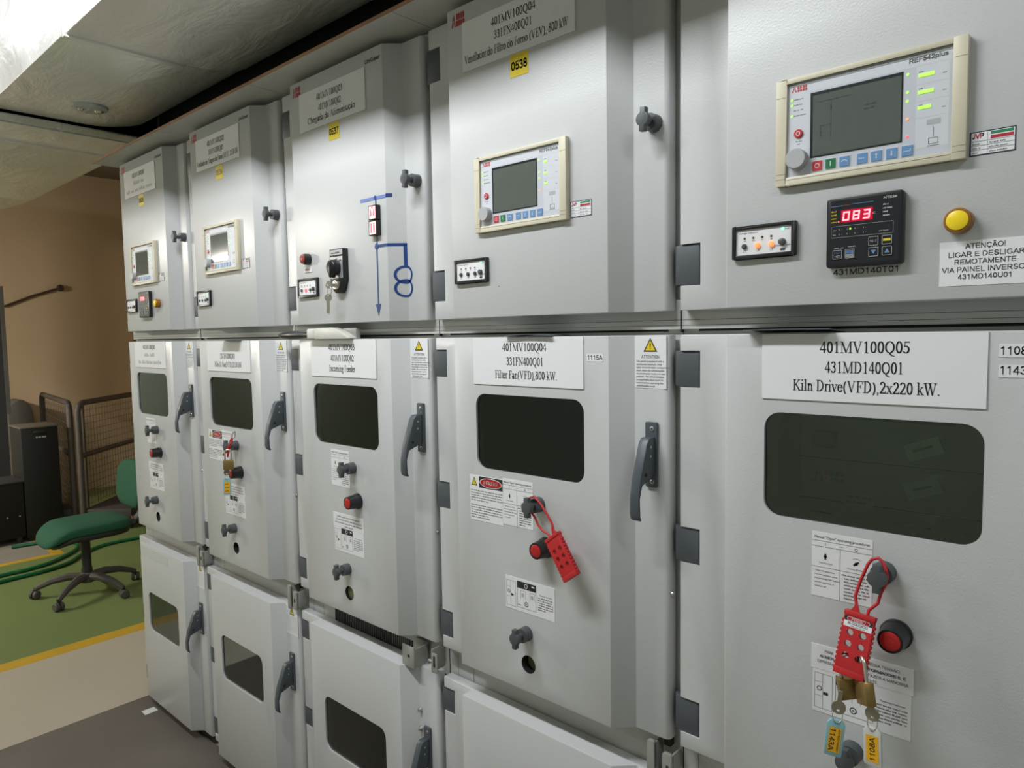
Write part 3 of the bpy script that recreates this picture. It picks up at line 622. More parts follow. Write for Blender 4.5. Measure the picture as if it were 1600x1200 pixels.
def operate(b, y):
    b.line([(.2615, .9705), (.2615, 1.0255), (.2875, 1.0255), (.2875, .9705), (.2615, .9705)], .0004, y, INKG); b.line([(.2735, .9705), (.2735, 1.0255)], .0004, y, INKG); b.line([(.2615, 1.012), (.2735, 1.012)], .0004, y, INKG); b.line([(.2615, .99), (.2735, .99)], .0004, y, INKG)
    b.ring2(.2685, 1.0015, .0032, .0032, .0012, y, INK, 14); b.rect(.2745, .2815, .993, .9975, y, INK)
    b.line([(.2925, 1.0285), (.2925, .973), (.345, .973), (.345, 1.0285)], .0005, y, INKG); b.rect(.2925, .345, 1.0145, 1.0295, y, INK); b.ring2(.3175, 1.0220, .0040, .0046, .0014, y-.0002, WHITE, 16); b.rect(.333, .341, 1.0225, 1.0255, y-.0002, WHITE)
    for u in (.302, .328): b.line([(u, .993), (u, 1.010), (u+.014, 1.010), (u+.014, .993)], .0005, y, INKG); b.rect(u+.003, u+.009, .997, 1.005, y, DIALG)
    b.ring2(.318, .9825, .0044, .0044, .0014, y, INK, 16); words_row(b, .294, .304, .977, .003, y, INK); b.disc(.318, .9825, .0016, y, INKG, n=8)
    b.geo(sans('Operation instruction'), .3545, .388, 1.0105, .0026, y, INK)
    for k in range(6): words_row(b, .350, .391 if k < 5 else .372, 1.004-.0050*k, .0030, y, INK)
def jvp(b, y):
    b.rect(.4483, .4948, 1.7762, 1.8038, y, WHITE); y -= .0002
    b.geo(sans('JVP', .19), .4495, .4620, 1.7965, .0058, y, BTNR)
    b.rect(.4695, .4935, 1.7995, 1.8030, y, STK_GREEN); b.rect(.4695, .4935, 1.7940, 1.7980, y, STK_RED)
    for z in (1.7925, 1.787, 1.7815): b.rect(.4483, .4948, z, z+.0004, y, NAVY)
    b.rect(.466, .4664, 1.7762, 1.8038, y, DIALG)
    for z in (1.7885, 1.783, 1.7775): words_row(b, .4495, .459, z, .0022, y, INKG); words_row(b, .4685, .488, z, .0026, y, INKG)

def lever_bracket(par, odd):
    """sheet steel interlock brackets in the gap between breaker door and cable door"""
    b = MB()
    if odd:
        b.box(.531, .577, .010, .013, .713, .768, LATCH); b.box(.575, .578, .010, .060, .716, .764, LATCH); b.box(.531, .534, .010, .016, .713, .768, LATCH); b.box(.531, .578, .056, .062, .72, .768, LATCH)
        b.cyl((.556, .0085, .742), (.556, .0105, .742), .004, DARKGAP, n=12)
        place('interlock_bracket', b.mesh('interlock_bracket', bev=.0008), par); b = MB()
        b.box(.634, .637, .018, .062, .722, .780, LATCH); b.box(.637, .655, .018, .021, .722, .772, LATCH); b.box(.642, .648, .0165, .0185, .737, .765, DARKGAP); b.tube([(.612, .03, .735), (.618, .026, .744), (.628, .03, .742), (.634, .03, .728)], .004, LATCH)
    else:
        b.prism(rrect(.594, .610, .706, .782, .005, 4), .026, .034, LATCH); b.box(.606, .610, .03, .062, .712, .778, LATCH)
        place('interlock_bracket', b.mesh('interlock_bracket', bev=.0008), par); b = MB()
        b.prism(rrect(.628, .648, .712, .770, .005, 4), .024, .032, LATCH); b.box(.6365, .6415, .0225, .0245, .736, .748, DARKGAP); b.box(.644, .648, .028, .062, .715, .768, LATCH); b.box(.62, .634, .045, .06, .772, .79, DARKGAP)
    place('interlock_bracket', b.mesh('interlock_bracket', bev=.0008), par)

def cabinet(k, label, cfg):
    t = thing('switchgear_cabinet', label, 'electrical cabinet', (k*PITCH, 0, 0), group='row of grey switchgear cabinets')
    def carc():
        b = MB(); a, e = .001, .649
        b.box(a, a+.03, .066, .09, .06, 2.2745, INNER); b.box(e-.03, e, .066, .09, .06, 2.2745, INNER)
        b.box(a, a+.002, .09, 1.3, 0, 2.2745, INNER); b.box(e-.002, e, .09, 1.3, 0, 2.2745, INNER); b.box(a, e, 1.298, 1.3, 0, 2.2745, INNER); b.box(a, e, .066, 1.3, 2.2725, 2.2745, INNER)
        b.box(a+.03, e-.03, .066, .09, 2.245, 2.2725, INNER); b.box(a, e, .058, .1, 1.5590, 1.612, INNER); b.box(a+.03, e-.03, .066, .1, 1.535, 1.5555, INNER); b.box(a+.03, e-.03, .0645, .067, 1.5548, 1.5592, DARKGAP)
        b.box(a+.03, e-.03, .066, .1, .69, .805, INNER); b.box(a, e, .085, .11, 0, .062, DARKGAP)
        b.box(a+.002, e-.002, .1, 1.29, 1.578, 1.582, CAVITY); b.box(a+.002, e-.002, .1, 1.29, .745, .749, CAVITY); b.box(a+.002, e-.002, .1, 1.29, .02, .024, CAVITY)
        b.rect(.0845, .0855, .70, .80, .0655, DARKGAP); b.rect(.031, .0318, .69, .805, .0655, DARKGAP)
        b.box(-.0009, .0012, .0572, .1, 1.553, 1.612, DARKGAP); b.box(-.0009, .0012, .0652, .1, .69, .805, DARKGAP)
        for zz in (1.5655, 1.575): b.rect(a, e, zz, zz+.0007, .0577, INKG)
        return b.mesh('carcass', bev=0, smooth=0)
    place('carcass', cached('carc', carc), t)
    def can():
        b = MB(); b.box(.001, .649, -.064, .075, 2.2755, 2.2815, INNER); b.box(.001, .649, -.0655, -.064, 2.2745, 2.2825, RUST); return b.mesh('canopy_plate', smooth=0)
    place('canopy_plate', cached('can', can), t, label='overhanging top plate with a rusty front edge')
    place('gap_filler', cached('rd', lambda: MB().box(.0015, .6485, .21, 1.0, 2.2745, 3.10, mat('gap_filler_black', (.02, .02, .02), .7)).mesh('gap_filler')), t)  # added black box, standing for the dark gap above the canopy
    for kind in DOORS:
        d = place(kind, cached(kind, lambda: door_me(kind, kind == 'breaker_door')), t)
        for a, e in HINGES[kind]: place('hinge', cached('h%g' % a, lambda: hinge_me(a, e)), d)
        if kind in WINS:
            x0, x1, a, e, r = WINS[kind]
            place('window_pane', cached('wp'+kind, lambda: MB().prism(rrect(x0-.0005, x1+.0005, a-.0005, e+.0005, r), .005, .008, GLASS).mesh('window_pane', smooth=0)), d)
        if kind == 'instrument_door':
            def mk():
                b = MB(); return abb(b, .1275, 2.2195, .040, .0270, -.0005, LOGO).mesh('maker_logo', smooth=0)
            place('maker_logo', cached('dl', mk), d, label='red maker logo')
            place('product_name', cached('pn', lambda: MB().geo(sans('UniGear', .14), .4625, .5235, 2.2265, .0095, -.0005, INK).mesh('product_name', smooth=0)), d, label='small black lettering')
    place('interlock_shutter', MB().cyl((.3205, (.012, .016, .008, .020, .020)[k], .852), (.3205, .055, .852), .0190, OLIVE, n=28), t)
    # circuit breaker front seen through the breaker window
    b = MB(); y = .2
    b.box(.164, .50, y, .5, 1.00, 1.3975, CAVITY)
    place_cb = lambda: b
    b.rect(.164, .50, 1.3245, 1.326, y-.001, DARKGAP); b.rect(.164, .50, 1.250, 1.2512, y-.001, DARKGAP)
    b.box(.19, .226, y-.02, y, 1.347, 1.374, BLK); b.box(.185, .22, y-.02, y, 1.20, 1.228, BLK)
    abb(b, .187, 1.284, .054, .019, y-.0015, STK_RED); b.rect(.240, .288, 1.246, 1.270, y-.0015, DIALG); words_row(b, .243, .285, 1.261, .005, y-.0025, INKG); words_row(b, .243, .275, 1.252, .005, y-.0025, INKG)
    words_row(b, .177, .20, 1.38, .006, y-.0015, DIALG)
    cb = place('circuit_breaker', cached('cb', lambda: b.mesh('circuit_breaker', smooth=0)), t)
    if k == 4:
        for z in (1.357, 1.292, 1.222):
            q = MB(); c, s_ = math.cos(R(22)), math.sin(R(22)); P = lambda px, pz, z=z: (.362+c*px-s_*pz, z+s_*px+c*pz)
            q.prism([P(-.027, -.014), P(.027, -.014), P(.027, .014), P(-.027, .014)], y-.006, y-.003, WHITE); q.prism([P(-.016, -.001), P(.014, -.001), P(.014, .003), P(-.016, .003)], y-.0065, y-.006, INKG); q.box(.356, .39, y-.003, y, z+.018, z+.026, DIALG)
            place('slanted_card', q.mesh('slanted_card', smooth=0), cb)  # slanted white cards with grey bars, behind the pane
    # instrument compartment
    up = cfg.get('upper')
    if up: nameplate(t, .1605, .4620, 2.1185, 2.2210, up)
    if cfg.get('num'):
        paper(t, 'number_sticker', .2965, .3450, 2.0725, 2.1165, lambda b, y: b.geo(sans(cfg['num'], .16), .3, .342, 2.086, .0165, y, INK), m=YEL, label='yellow sticker with a black equipment number')
    knob(t, .610, 1.925, D, R(4))
    if cfg.get('relay'):
        relay(t, k); paper(t, 'inspection_sticker', .4465, .4960, 1.7748, 1.8052, jvp, m=NAVY)
    volt_indicator(t, cfg.get('lit', {}), cfg.get('led', GLED2))
    # breaker compartment
    nameplate(t, .1745, .4740, 1.4470, 1.5485, cfg['lower'])
    paper(t, 'warning_label', .5670, .6330, 1.4515, 1.5480, attention, D)
    handle_parts(t)
    knob(t, .357, 1.2045); push_button(t, .374, 1.117); knob(t, .318, .920)
    if cfg.get('perigo'): paper(t, 'danger_label', .1550, .2550, 1.1410, 1.2425, perigo)
    paper(t, 'instruction_label', .2545, .3405, 1.1465, 1.2465, manual_open) if cfg.get('manual', 1) else None
    paper(t, 'operating_diagram', .2585, .3950, .9640, 1.0350, operate)
    if cfg.get('strip'): paper(t, 'paper_notice', .2560, .3975, 1.0320, 1.0705, cfg['strip'], th=.0010)
    place('edge_screw', MB().lathe((.6385, .045, 1.07), (1, 0, 0), [(.005, 0), (.005, .003), (.003, .005)], STEEL, 12), t)
    lever_bracket(t, k == 2)
    # cable compartment
    if k == 2:
        for z in (.597, .546): place('cover_screw', MB().lathe((.571, D, z), (0, -1, 0), [(.0062, 0), (.0062, .003), (.0035, .006), (.0035, .009), (.002, .010)], STEEL, 14), t)
    else: paper(t, 'warning_label', .5700, .6350, .6180, .7120, cable_att, D)
    handle_parts(t, -.0065, -.829)
    return t
RUST = mat('rusty_edge', (.33, .17, .085), .7, vary=.5, nscale=8)

def notice5(b, y):
    for t_, a, c, z, h in (('PARA', .276, .2887, 1.0600, .0042), ('MÉDIA TENSÃO,', .3360, .3804, 1.0600, .0042), ('ALIMEN', .2687, .2887, 1.0515, .0042), ('NSFORMADORES, É', .3300, .3877, 1.0515, .0042), ('EXPRESSA', .2652, .290, 1.0430, .0042), ('O FAZER A MANOBRA', .3315, .3910, 1.0430, .0042), ('ENTE.', .3370, .3510, 1.0345, .0042)):
        b.geo(sans(t_), a, c, z, h, y, INKG)
        if z == 1.0515: b.geo(sans(t_), a+.0004, c+.0004, z, h, y-.0001, INKG)
def notice_small(b, y):
    for z, a, c in ((1.0600, .276, .380), (1.0515, .2687, .388), (1.0430, .265, .391), (1.0345, .31, .352)): words_row(b, a, c, z, .0040, y, INKG)
L1 = lambda s: (s, .2630, .3830, 1.5195, .0168)
U1 = lambda s: (s, .2470, .3670, 2.1885, .0165)
cabs = []
cabs.append(cabinet(0, 'grey switchgear cabinet at the far end of the row, beside the green chair', dict(
    upper=[U1('401MV100Q01'), ('#', .255, .358, 2.160, .0160), ('#', .185, .440, 2.1325, .0160)], num='0535', relay=1, led=GLED2,
    lower=[L1('401MV100Q01'), ('#', .275, .372, 1.4905, .016), ('#', .212, .440, 1.462, .016)], strip=notice_small)))
cabs.append(cabinet(1, 'second grey cabinet from the green chair, red lockout scissors on its middle door', dict(
    upper=[U1('401MV100Q02'), ('331FN200Q01', .255, .360, 2.160, .0165), ('Ventilador de Tiragem do Forno (VEV), 2150 kW', .1670, .4550, 2.1325, .0165)], num='0536', relay=1, led=GLED2,
    lower=[('331FN200Q01', .2720, .3740, 1.490, .0168), ('Kiln ID Fan(VFD),2150 kW.', .2300, .4200, 1.462, .0168)], perigo=1, strip=notice_small)))
cabs.append(cabinet(2, 'grey cabinet with blue mimic diagram and black key switch on its top door', dict(
    upper=[U1('401MV100Q03'), ('401MV100Q02', .255, .360, 2.160, .0165), ('Chegada da Alimentação', .2030, .4200, 2.1335, .0165)], num='0537', lit={1: INDR}, led=GLED2,
    lower=[L1('401MV100Q03'), ('401MV100Q02', .2720, .3790, 1.490, .0168), ('Incoming Feeder', .2640, .3840, 1.462, .0168)], strip=notice_small)))
cabs.append(cabinet(3, 'grey cabinet labelled Filter Fan with an empty red lockout hasp hanging on it', dict(
    upper=[U1('401MV100Q04'), ('331FN400Q01', .255, .356, 2.1615, .0165), ('Ventilador do Filtro do Forno (VEV), 800 kW', .1670, .4470, 2.1330, .0165)], num='0538', relay=1, led=GLED2,
    lower=[L1('401MV100Q04'), ('331FN400Q01', .2740, .3730, 1.490, .0168), ('Filter Fan(VFD),800 kW.', .2405, .4090, 1.462, .0168)], perigo=1)))
cabs.append(cabinet(4, 'large nearest grey cabinet labelled Kiln Drive, with red padlocked hasp and red 083 display', dict(
    relay=1, lit={1: OLED, 2: OLED}, led=GLED2,
    lower=[L1('401MV100Q05'), ('431MD140Q01', .2705, .3745, 1.490, .0168), ('Kiln Drive(VFD),2x220 kW.', .2235, .4200, 1.462, .0168)], strip=notice5)))

# extras of single cabinets
for k in (0, 4):
    c = cabs[k]; temp_controller(c, k)
    l = place('signal_lamp', MB().lathe((.438, 0, 1.693), (0, -1, 0), [(.0165, 0), (.0165, .014), (.0150, .0165), (.0130, .0170)], LAMPRIM, 32), c)
    place('lens', MB().lathe((.438, 0, 1.693), (0, -1, 0), [(.0128, .016), (.0126, .0178), (.0118, .0184)], LAMPY, 28), l, label='yellow lens')
place('handwriting', MB().geo(sans('431MD140T01'), .2795, .3655, 1.6335, .0080, -.0006, INK).mesh('handwriting', smooth=0), cabs[4], label='hand written black tag number')
place('handwriting', words_row(MB(), .29, .36, 1.6335, .007, -.0006, INKG).mesh('handwriting', smooth=0), cabs[0])
def aten(b, y):
    for t_, a, c, z in (('ATENÇÃO!', .4450, .4885, 1.6570), ('LIGAR E DESLIGAR', .4265, .5090, 1.6465), ('REMOTAMENTE', .4335, .5005, 1.6370), ('VIA PAINEL INVERSOR', .4190, .5160, 1.6270), ('431MD140U01', .4375, .4955, 1.6175)): b.geo(sans(t_), a, c, z, .0064, y, INK)
paper(cabs[4], 'notice_sticker', .4160, .5290, 1.6090, 1.6672, aten)
paper(cabs[4], 'tag_sticker', .4855, .5270, 1.5150, 1.5320, lambda b, y: b.geo(sans('1108A'), .4875, .5245, 1.5185, .0105, y, INK))
paper(cabs[4], 'tag_sticker', .4855, .5270, 1.4890, 1.5055, lambda b, y: b.geo(sans('1143A'), .4875, .5245, 1.4935, .0105, y, INK))
paper(cabs[3], 'tag_sticker', .4810, .5190, 1.5005, 1.5150, lambda b, y: b.geo(sans('1115A'), .4835, .5180, 1.5040, .0085, y, INK))
paper(cabs[0], 'blank_label', .1350, .3950, .6620, .7020, None, m=mat('label_faded', (.60, .62, .60), .35))
place('paint_chip', MB().disc(.2550, 1.6560, .0012, -.0006, INK, n=8).mesh('paint_chip'), cabs[3])

# mimic diagram, selector switch, lamp and indicators of the incoming feeder cabinet
c = cabs[2]
def on_door(mb):
    mb.v = [(x, surf_y(x)+y, z) for x, y, z in mb.v]; return mb
b = MB(); y = -.0008
b.rect(.4275, .5300, 1.8935, 1.9015, y, BLUEL); b.rect(.5300, .5307, 1.8935, 1.9015, y, BLUE); b.rect(.5307, .5420, 1.8945, 1.9030, y, BLUE); b.disc(.4890, 1.8985, .0055, y-.0003, BLUE, n=16)
b.rect(.4885, .4930, 1.8780, 1.8985, y-.0002, BLUE); place('mimic_busbar', on_door(b).mesh('mimic_busbar', smooth=0), c, label='faded blue bar across the top of the diagram'); b = MB()
b.rect(.4890, .4930, 1.7780, 1.8050, y, BLUE); b.disc(.4890, 1.7785, .0078, y-.0002, BLUE, n=18)
b.rect(.4872, .4918, 1.6350, 1.7790, y, BLUE); b.flat([(.4790, 1.6360), (.5000, 1.6360), (.4893, 1.6055)], y-.0002, BLUE)
place('mimic_line', on_door(b).mesh('mimic_line', smooth=0), c, label='blue line ending in an arrow'); b = MB()
b.rect(.4890, .5307, 1.7755, 1.7825, y, BLUE); b.rect(.5307, .5660, 1.7755, 1.7825, y, BLUE); b.rect(.5595, .5660, 1.7230, 1.7790, y, BLUE)
for z in (1.7055, 1.6725): b.ring2(.5620, z, .0185, .0195, .0052, y-.0002, BLUE, 40)
place('transformer_symbol', on_door(b).mesh('transformer_symbol', smooth=0), c, label='blue branch ending in two rings')
for z0, z1, kind in ((1.8425, 1.8785, 'Y'), (1.8045, 1.8405, 'H')):
    o = place('position_indicator', MB().box(.4750, .5080, -.013, 0, z0, z1, BLK).mesh('position_indicator', bev=.001), c)
    b = MB(); a, e = .4795, .5040; h = z1-z0; b.rect(a, e, z0+.003, z1-.003, -.0133, INDR); y = -.0136; m = (a+e)/2
    b.rect(a, a+.003, z0+.003, z1-.003, y, INDW); b.rect(e-.003, e, z0+.003, z1-.003, y, INDW)
    if kind == 'Y': b.line([(m-.006, z1-.005), (m, z0+h*.5), (m+.006, z1-.005)], .0036, y, INDW); b.rect(m-.002, m+.002, z0+.004, z0+h*.5, y, INDW); b.rect(a+.003, e-.003, z0+.003, z0+.009, y+.0001, INDW)
    else: b.rect(m-.0022, m+.0022, z0+.003, z1-.003, y, INDW); b.rect(a, e, z0+.003, z0+.006, y, INDW); b.rect(a, e, z1-.006, z1-.003, y, INDW)
    place('lit_symbol', b.mesh('lit_symbol', smooth=0), o, label='lit red and white position symbol')
l = place('signal_lamp', MB().lathe((.178, 0, 1.772), (0, -1, 0), [(.0155, 0), (.0155, .012), (.0140, .020), (.0125, .020)], BLK, 28), c)
place('lens', MB().lathe((.178, 0, 1.772), (0, -1, 0), [(.0120, .018), (.0120, .021), (.0100, .0225)], mat('lens_dull_red', (.33, .055, .05), .35), 24), l, label='dull red lens')
paper(c, 'lamp_label', .1550, .1960, 1.7370, 1.7510, lambda b, y: words_row(b, .160, .190, 1.742, .006, y, STK_RED), th=.002)
o = place('selector_switch', MB().prism([(.3040, 1.7860), (.3040, 1.7050), (.3160, 1.6790), (.3270, 1.6705), (.3440, 1.6705), (.3550, 1.6790), (.3660, 1.7050), (.3660, 1.7860)], -.016, 0, BLK).mesh('selector_switch', bev=.0012), c)
b = MB(); b.rect(.3070, .3630, 1.7090, 1.7655, -.0163, mat('switch_plate', (.40, .41, .42), .35, .3)); b.rect(.3070, .3630, 1.7700, 1.7835, -.0163, DIALG); words_row(b, .313, .357, 1.7735, .006, -.0166, INK); words_row(b, .312, .325, 1.753, .005, -.0166, INK); words_row(b, .33, .342, 1.758, .004, -.0166, INK); words_row(b, .348, .359, 1.753, .005, -.0166, INK)
place('legend_plate', b.mesh('legend_plate', smooth=0), o)
b = MB().lathe((.335, -.016, 1.737), (0, -1, 0), [(.0205, 0), (.0200, .014), (.0185, .020), (.0120, .0225)], BLK, 28); b.prism([(.3245, 1.7330), (.3350, 1.7090), (.3455, 1.7330), (.3420, 1.7520), (.3280, 1.7520)], -.0400, -.020, BLK)
place('rotary_handle', b.mesh('rotary_handle', bev=.002), o)
place('key_lock', MB().lathe((.335, -.016, 1.6920), (0, -1, 0), [(.0125, 0), (.0125, .006), (.0110, .008), (.0085, .008), (.0080, .010)], NICKEL, 24), o, label='nickel key cylinder')
b = MB()
for i in range(42):
    u = .148+i*.0086
    b.box(u, u+.0042, .0640, .0662, .700, .748, DARKGAP)
place('vent_grille', b.mesh('vent_grille', smooth=0), c, label='row of narrow black ventilation slots')

# ------------------------------------------------------------------ lockout hasps, padlocks, keys, tools
def lock_hasp(label, loc, rot, mir=1, lab=False):
    t = thing('lockout_hasp', label, 'lockout hasp', loc, rot)
    b = MB(); b.prism(rrect(-.020, .020, -.088, 0, .0025, 3), -.005, .005, HASP); c = MB()
    for z in (-.029, -.045, -.0615):
        for x in (-.0085, .0085): c.cyl((x, -.02, z), (x, .02, z), .0047, HASP, n=20)
    m = b.mesh('body', bev=.0008, cut=c); place('body', m, t)
    b = MB()
    for i in range(11):
        z = -.012-.0068*i
        for s in (-1, 1): b.box(min(s*.0195, s*.0218), max(s*.0195, s*.0218), -.0042, .0042, z-.0042, z, HASP)
    b.box(-.0205, .0205, -.0062, .0062, -.0055, .001, HASP); b.box(-.0205, .0205, -.0056, .0056, -.089, -.080, HASP)
    place('ribbed_edge', b.mesh('ribbed_edge', bev=.0006), t)
    p = [(-.006, -.002), (-.008, .010), (-.012, .022), (-.009, .046), (-.004, .070), (.000, .079), (.0077, .083), (.0140, .0795), (.0190, .072), (.0233, .061), (.0230, .050), (.0192, .036), (.0178, .021), (.0120, .013), (.0085, .008), (.0080, -.002)]
    if mir < 0: p = p[:3]+[(-.0100, .046), (-.0065, .070), (.0000, .0885), (.0120, .0925), (.0240, .088), (.0288, .0765), (.0255, .066), (.0225, .052), (.0235, .036), (.0190, .022)]+p[-3:]
    b = MB().tube([(mir*x, .0013, z) for x, z in p], .0023, HASP, 10)
    b.prism([(mir*-.015, -.001), (mir*-.001, -.001), (mir*-.0065, .012), (mir*-.0095, .016), (mir*-.010, .008)], -.0022, .0022, HASP)
    place('loop', b.mesh('loop'), t)
    if lab:
        b = MB(); y = -.0053
        b.rect(-.0185, .0185, -.0135, -.0070, y, INK); b.prism(rrect(-.0150, .0150, -.0130, -.0075, .0027, 5), y-.0001, y, WHITE); b.prism(rrect(-.0145, .0145, -.0126, -.0079, .0023, 5), y-.0002, y, RED)
        b.geo(sans('PERIGO'), -.0090, .0090, -.0122, .0040, y-.0004, WHITE); b.rect(-.0185, .0185, -.0215, -.0135, y, WHITE); b.geo(sans('BLOQUEADO'), -.0130, .0130, -.0176, .0034, y-.0003, INK); words_row(b, -.009, .010, -.0205, .0016, y-.0003, INK)
        place('danger_plate', b.mesh('danger_plate', smooth=0), t, label='white and black danger plate with red oval')
    return t
def padlock(label, loc, rot, group=None):
    t = thing('padlock', label, 'padlock', loc, rot); t.scale = (1.1, 1.1, 1.1)
    b = MB().box(-.0145, .0145, -.0065, .0065, -.0585, -.0305, BRASS); b.rect(-.0075, .0075, -.044, -.0436, -.0067, KEYM); b.rect(-.005, .005, -.046, -.0457, -.0067, KEYM)
    place('body', b.mesh('body', bev=.0016), t)
    pts = [(-.0088, 0, -.031), (-.0088, 0, -.0095)]+[(.0088*math.cos(R(a)), 0, -.0090+.0088*math.sin(R(a))) for a in range(180, -1, -20)]+[(.0088, 0, -.031)]
    place('shackle', MB().tube(pts, .0024, NICKEL, 10).mesh('shackle'), t, label='bright steel shackle')
    return t
def tagged_key(label, loc, rot, tagm, txt, up, key_off=(0, 0, 0), small=None):
    """origin at the bow of the key; the key tip points up, ring and tag hang below"""
    t = thing('tagged_key', label, 'key', loc, rot)
    b = MB(); k = [( .0095*math.cos(R(a)), .0100*math.sin(R(a))) for a in range(-255, 76, 15)]+[(.0030, .0100), (.0030, .0250), (-.0030, .0250), (-.0030, .0100)]
    hole = MB().cyl((0, -.01, -.0045), (0, .01, -.0045), .0023, KEYM, n=14)
    b.prism(k, -.001, .001, KEYM); place('key', b.mesh('key', bev=.0003, seg=1, cut=hole), t)
    place('ring', MB().tube([(.0065*math.cos(R(a)), .0028*math.sin(R(a)), -.0125+.0095*math.sin(R(a))) for a in range(0, 360, 20)], .0007, NICKEL, 6, True).mesh('ring'), t)
    b = MB(); z1 = -.0185; z0 = z1-.0545
    b.prism(round_poly([(-.0118, z0), (.0118, z0), (.0118, z1-.006), (.0075, z1), (-.0075, z1), (-.0118, z1-.006)], [.003, .003, .002, .002, .002, .002], 3), -.0022, .0022, tagm)
    g = place('tag', b.mesh('tag', bev=.0008, cut=MB().cyl((0, -.01, z1-.0045), (0, .01, z1-.0045), .0022, tagm, n=12)), t)
    b = MB(); a, e = -.0080, .0080; zb, zt = z0+.006, z1-.011; b.rect(a, e, zb, zt, -.0026, ORANGE)
    if txt:
        q = MB().geo(sans(txt), -.0165, .0165, -.0034, .0068, 0, INK); sg = 1 if up else -1
        b.add([((-sg*z if not small else -sg*z-.003), -.0029, (zb+zt)/2+sg*x) for x, y, z in q.v], q.f, INK)
        if small:
            q = MB().geo(sans(small), -.017, .017, -.0012, .0026, 0, INK); b.add([(-sg*z+.0050, -.0029, (zb+zt)/2+sg*x) for x, y, z in q.v], q.f, INK)
    else:
        for i in range(3): words_row(b, a+.001, e-.001, zt-.010-.011*i, .005, -.0029, INK)
    place('tag_insert', b.mesh('tag_insert', smooth=0), g, label='orange written insert')
    return t

X4, X5 = 3*PITCH, 4*PITCH
lock_hasp('empty red lockout hasp slanting off a knob beside the Filter Fan trip button', (X4+.4178, -.033, 1.156), (R(-5), R(-37.4), 0), -1)
lock_hasp('red lockout hasp with a white and black danger plate, carrying two padlocks', (X5+.338, -.0425, 1.150), (R(-14.6), R(5.6), 0), 1, True)
padlock('brass padlock with its broad face showing, hanging in the hasp above the blue tag', (X5+.3225, -.0570, 1.0915), (0, R(-8), R(38)))
padlock('brass padlock turned edge-on, hanging in the hasp above the clear tag', (X5+.3420, -.0560, 1.0950), (0, R(-20), R(-50)))
tagged_key('dull key on a ring with a pale blue tag reading 1143A', (X5+.319, -.072, 1.0180), (0, R(6), R(18)), TAGB, '1143A', False, small='431MD140M01')
tagged_key('dull key on a ring with a clear white tag reading 1108A', (X5+.3630, -.072, 1.0240), (0, R(-2), R(-4)), TAGW, '1108A', True)

# scissor hasp, padlock and key of the second cabinet
X2 = PITCH
t = thing('scissor_hasp', 'small red scissor lockout hasp clamped on a knob of the second cabinet', 'lockout hasp', (X2+.3930, -.0400, 1.2180), (0, R(27), R(25)))
for s, nm in ((1, 'arm'), (-1, 'arm')):
    b = MB(); p = [(s*.010, -.046), (s*.004, -.047), (s*-.004, -.010), (s*-.0075, .010), (s*-.003, .024), (s*.002, .022), (s*-.002, .008), (s*.003, -.006)]
    b.prism(p, -.0015+s*.0018, .0015+s*.0018, HASP); place(nm, b.mesh(nm, bev=.0005), t)
    j = MB().tube([(s*-.003, s*.0018, .022), (s*-.0075, s*.0018, .030), (s*-.006, s*.0018, .038), (0, s*.0018, .043)], .0022, STEEL); place('jaw', j.mesh('jaw'), t, label='bare steel jaw')
place('pivot', MB().cyl((0, -.006, .002), (0, .006, .002), .0032, STEEL, n=14).mesh('pivot'), t)
padlock('brass padlock under the small red scissor hasp of the second cabinet', (X2+.4000, -.0520, 1.2010), (0, 0, R(60)))
tagged_key('key with a pale blue tag hanging below the second cabinet padlock', (X2+.3930, -.0560, 1.1270), (0, 0, R(55)), TAGB, None, True)

# key bunch in the key switch of the mimic diagram cabinet
X3 = 2*PITCH
t = thing('key_bunch', 'two keys on a ring, one of them in the black key switch', 'key', (X3+.335, -.026, 1.692))
def key_me(): 
    k = [(.0100*math.cos(R(a)), .0105*math.sin(R(a))) for a in range(-75, 256, 15)]+[(-.0042, -.0100), (-.0042, -.0400), (.0030, -.0425), (.0042, -.0390), (.0042, -.0100)]
    return MB().prism(k, -.001, .001, NICKEL).mesh('key', bev=.0003, seg=1, cut=MB().cyl((0, -.01, .005), (0, .01, .005), .0024, NICKEL, n=12))
place('key', key_me(), t, (-.0005, -.015, -.001), (R(90), R(-90), 0))
place('key', key_me(), t, (-.0070, -.014, -.034), (0, R(2), R(42)))
place('ring', MB().tube([(-.006+.0095*math.cos(R(a)), -.0115, -.0165+.0135*math.sin(R(a))) for a in range(0, 360, 20)], .0009, NICKEL, 6, True).mesh('ring'), t)

# crank lever lying on the breaker doors
t = thing('crank_lever', 'ivory crank lever with black grip lying on top of the breaker doors', 'tool', (X3+.056, -.003, 1.549))
place('grip', MB().lathe((-.050, 0, .0130), (1, 0, 0), [(.002, 0), (.0065, .008), (.0100, .030), (.0127, .070), (.0122, .095), (.0095, .130), (.0085, .150), (.0088, .178)], BLK, 24).mesh('grip'), t, label='glossy black grip')
b = MB().box(.127, .168, -.017, .017, .0006, .0300, TOOLW); place('socket', b.mesh('socket', bev=.005, seg=3), t)
b = MB().prism([(.166, .0006), (.166, .0305), (.240, .0315), (.270, .0260), (.324, .0045), (.324, .0006)], -.016, .012, TOOLW); b.box(.262, .322, .011, .026, .0006, .0290, LATCH)
place('shank', b.mesh('shank', bev=.003, seg=2), t)

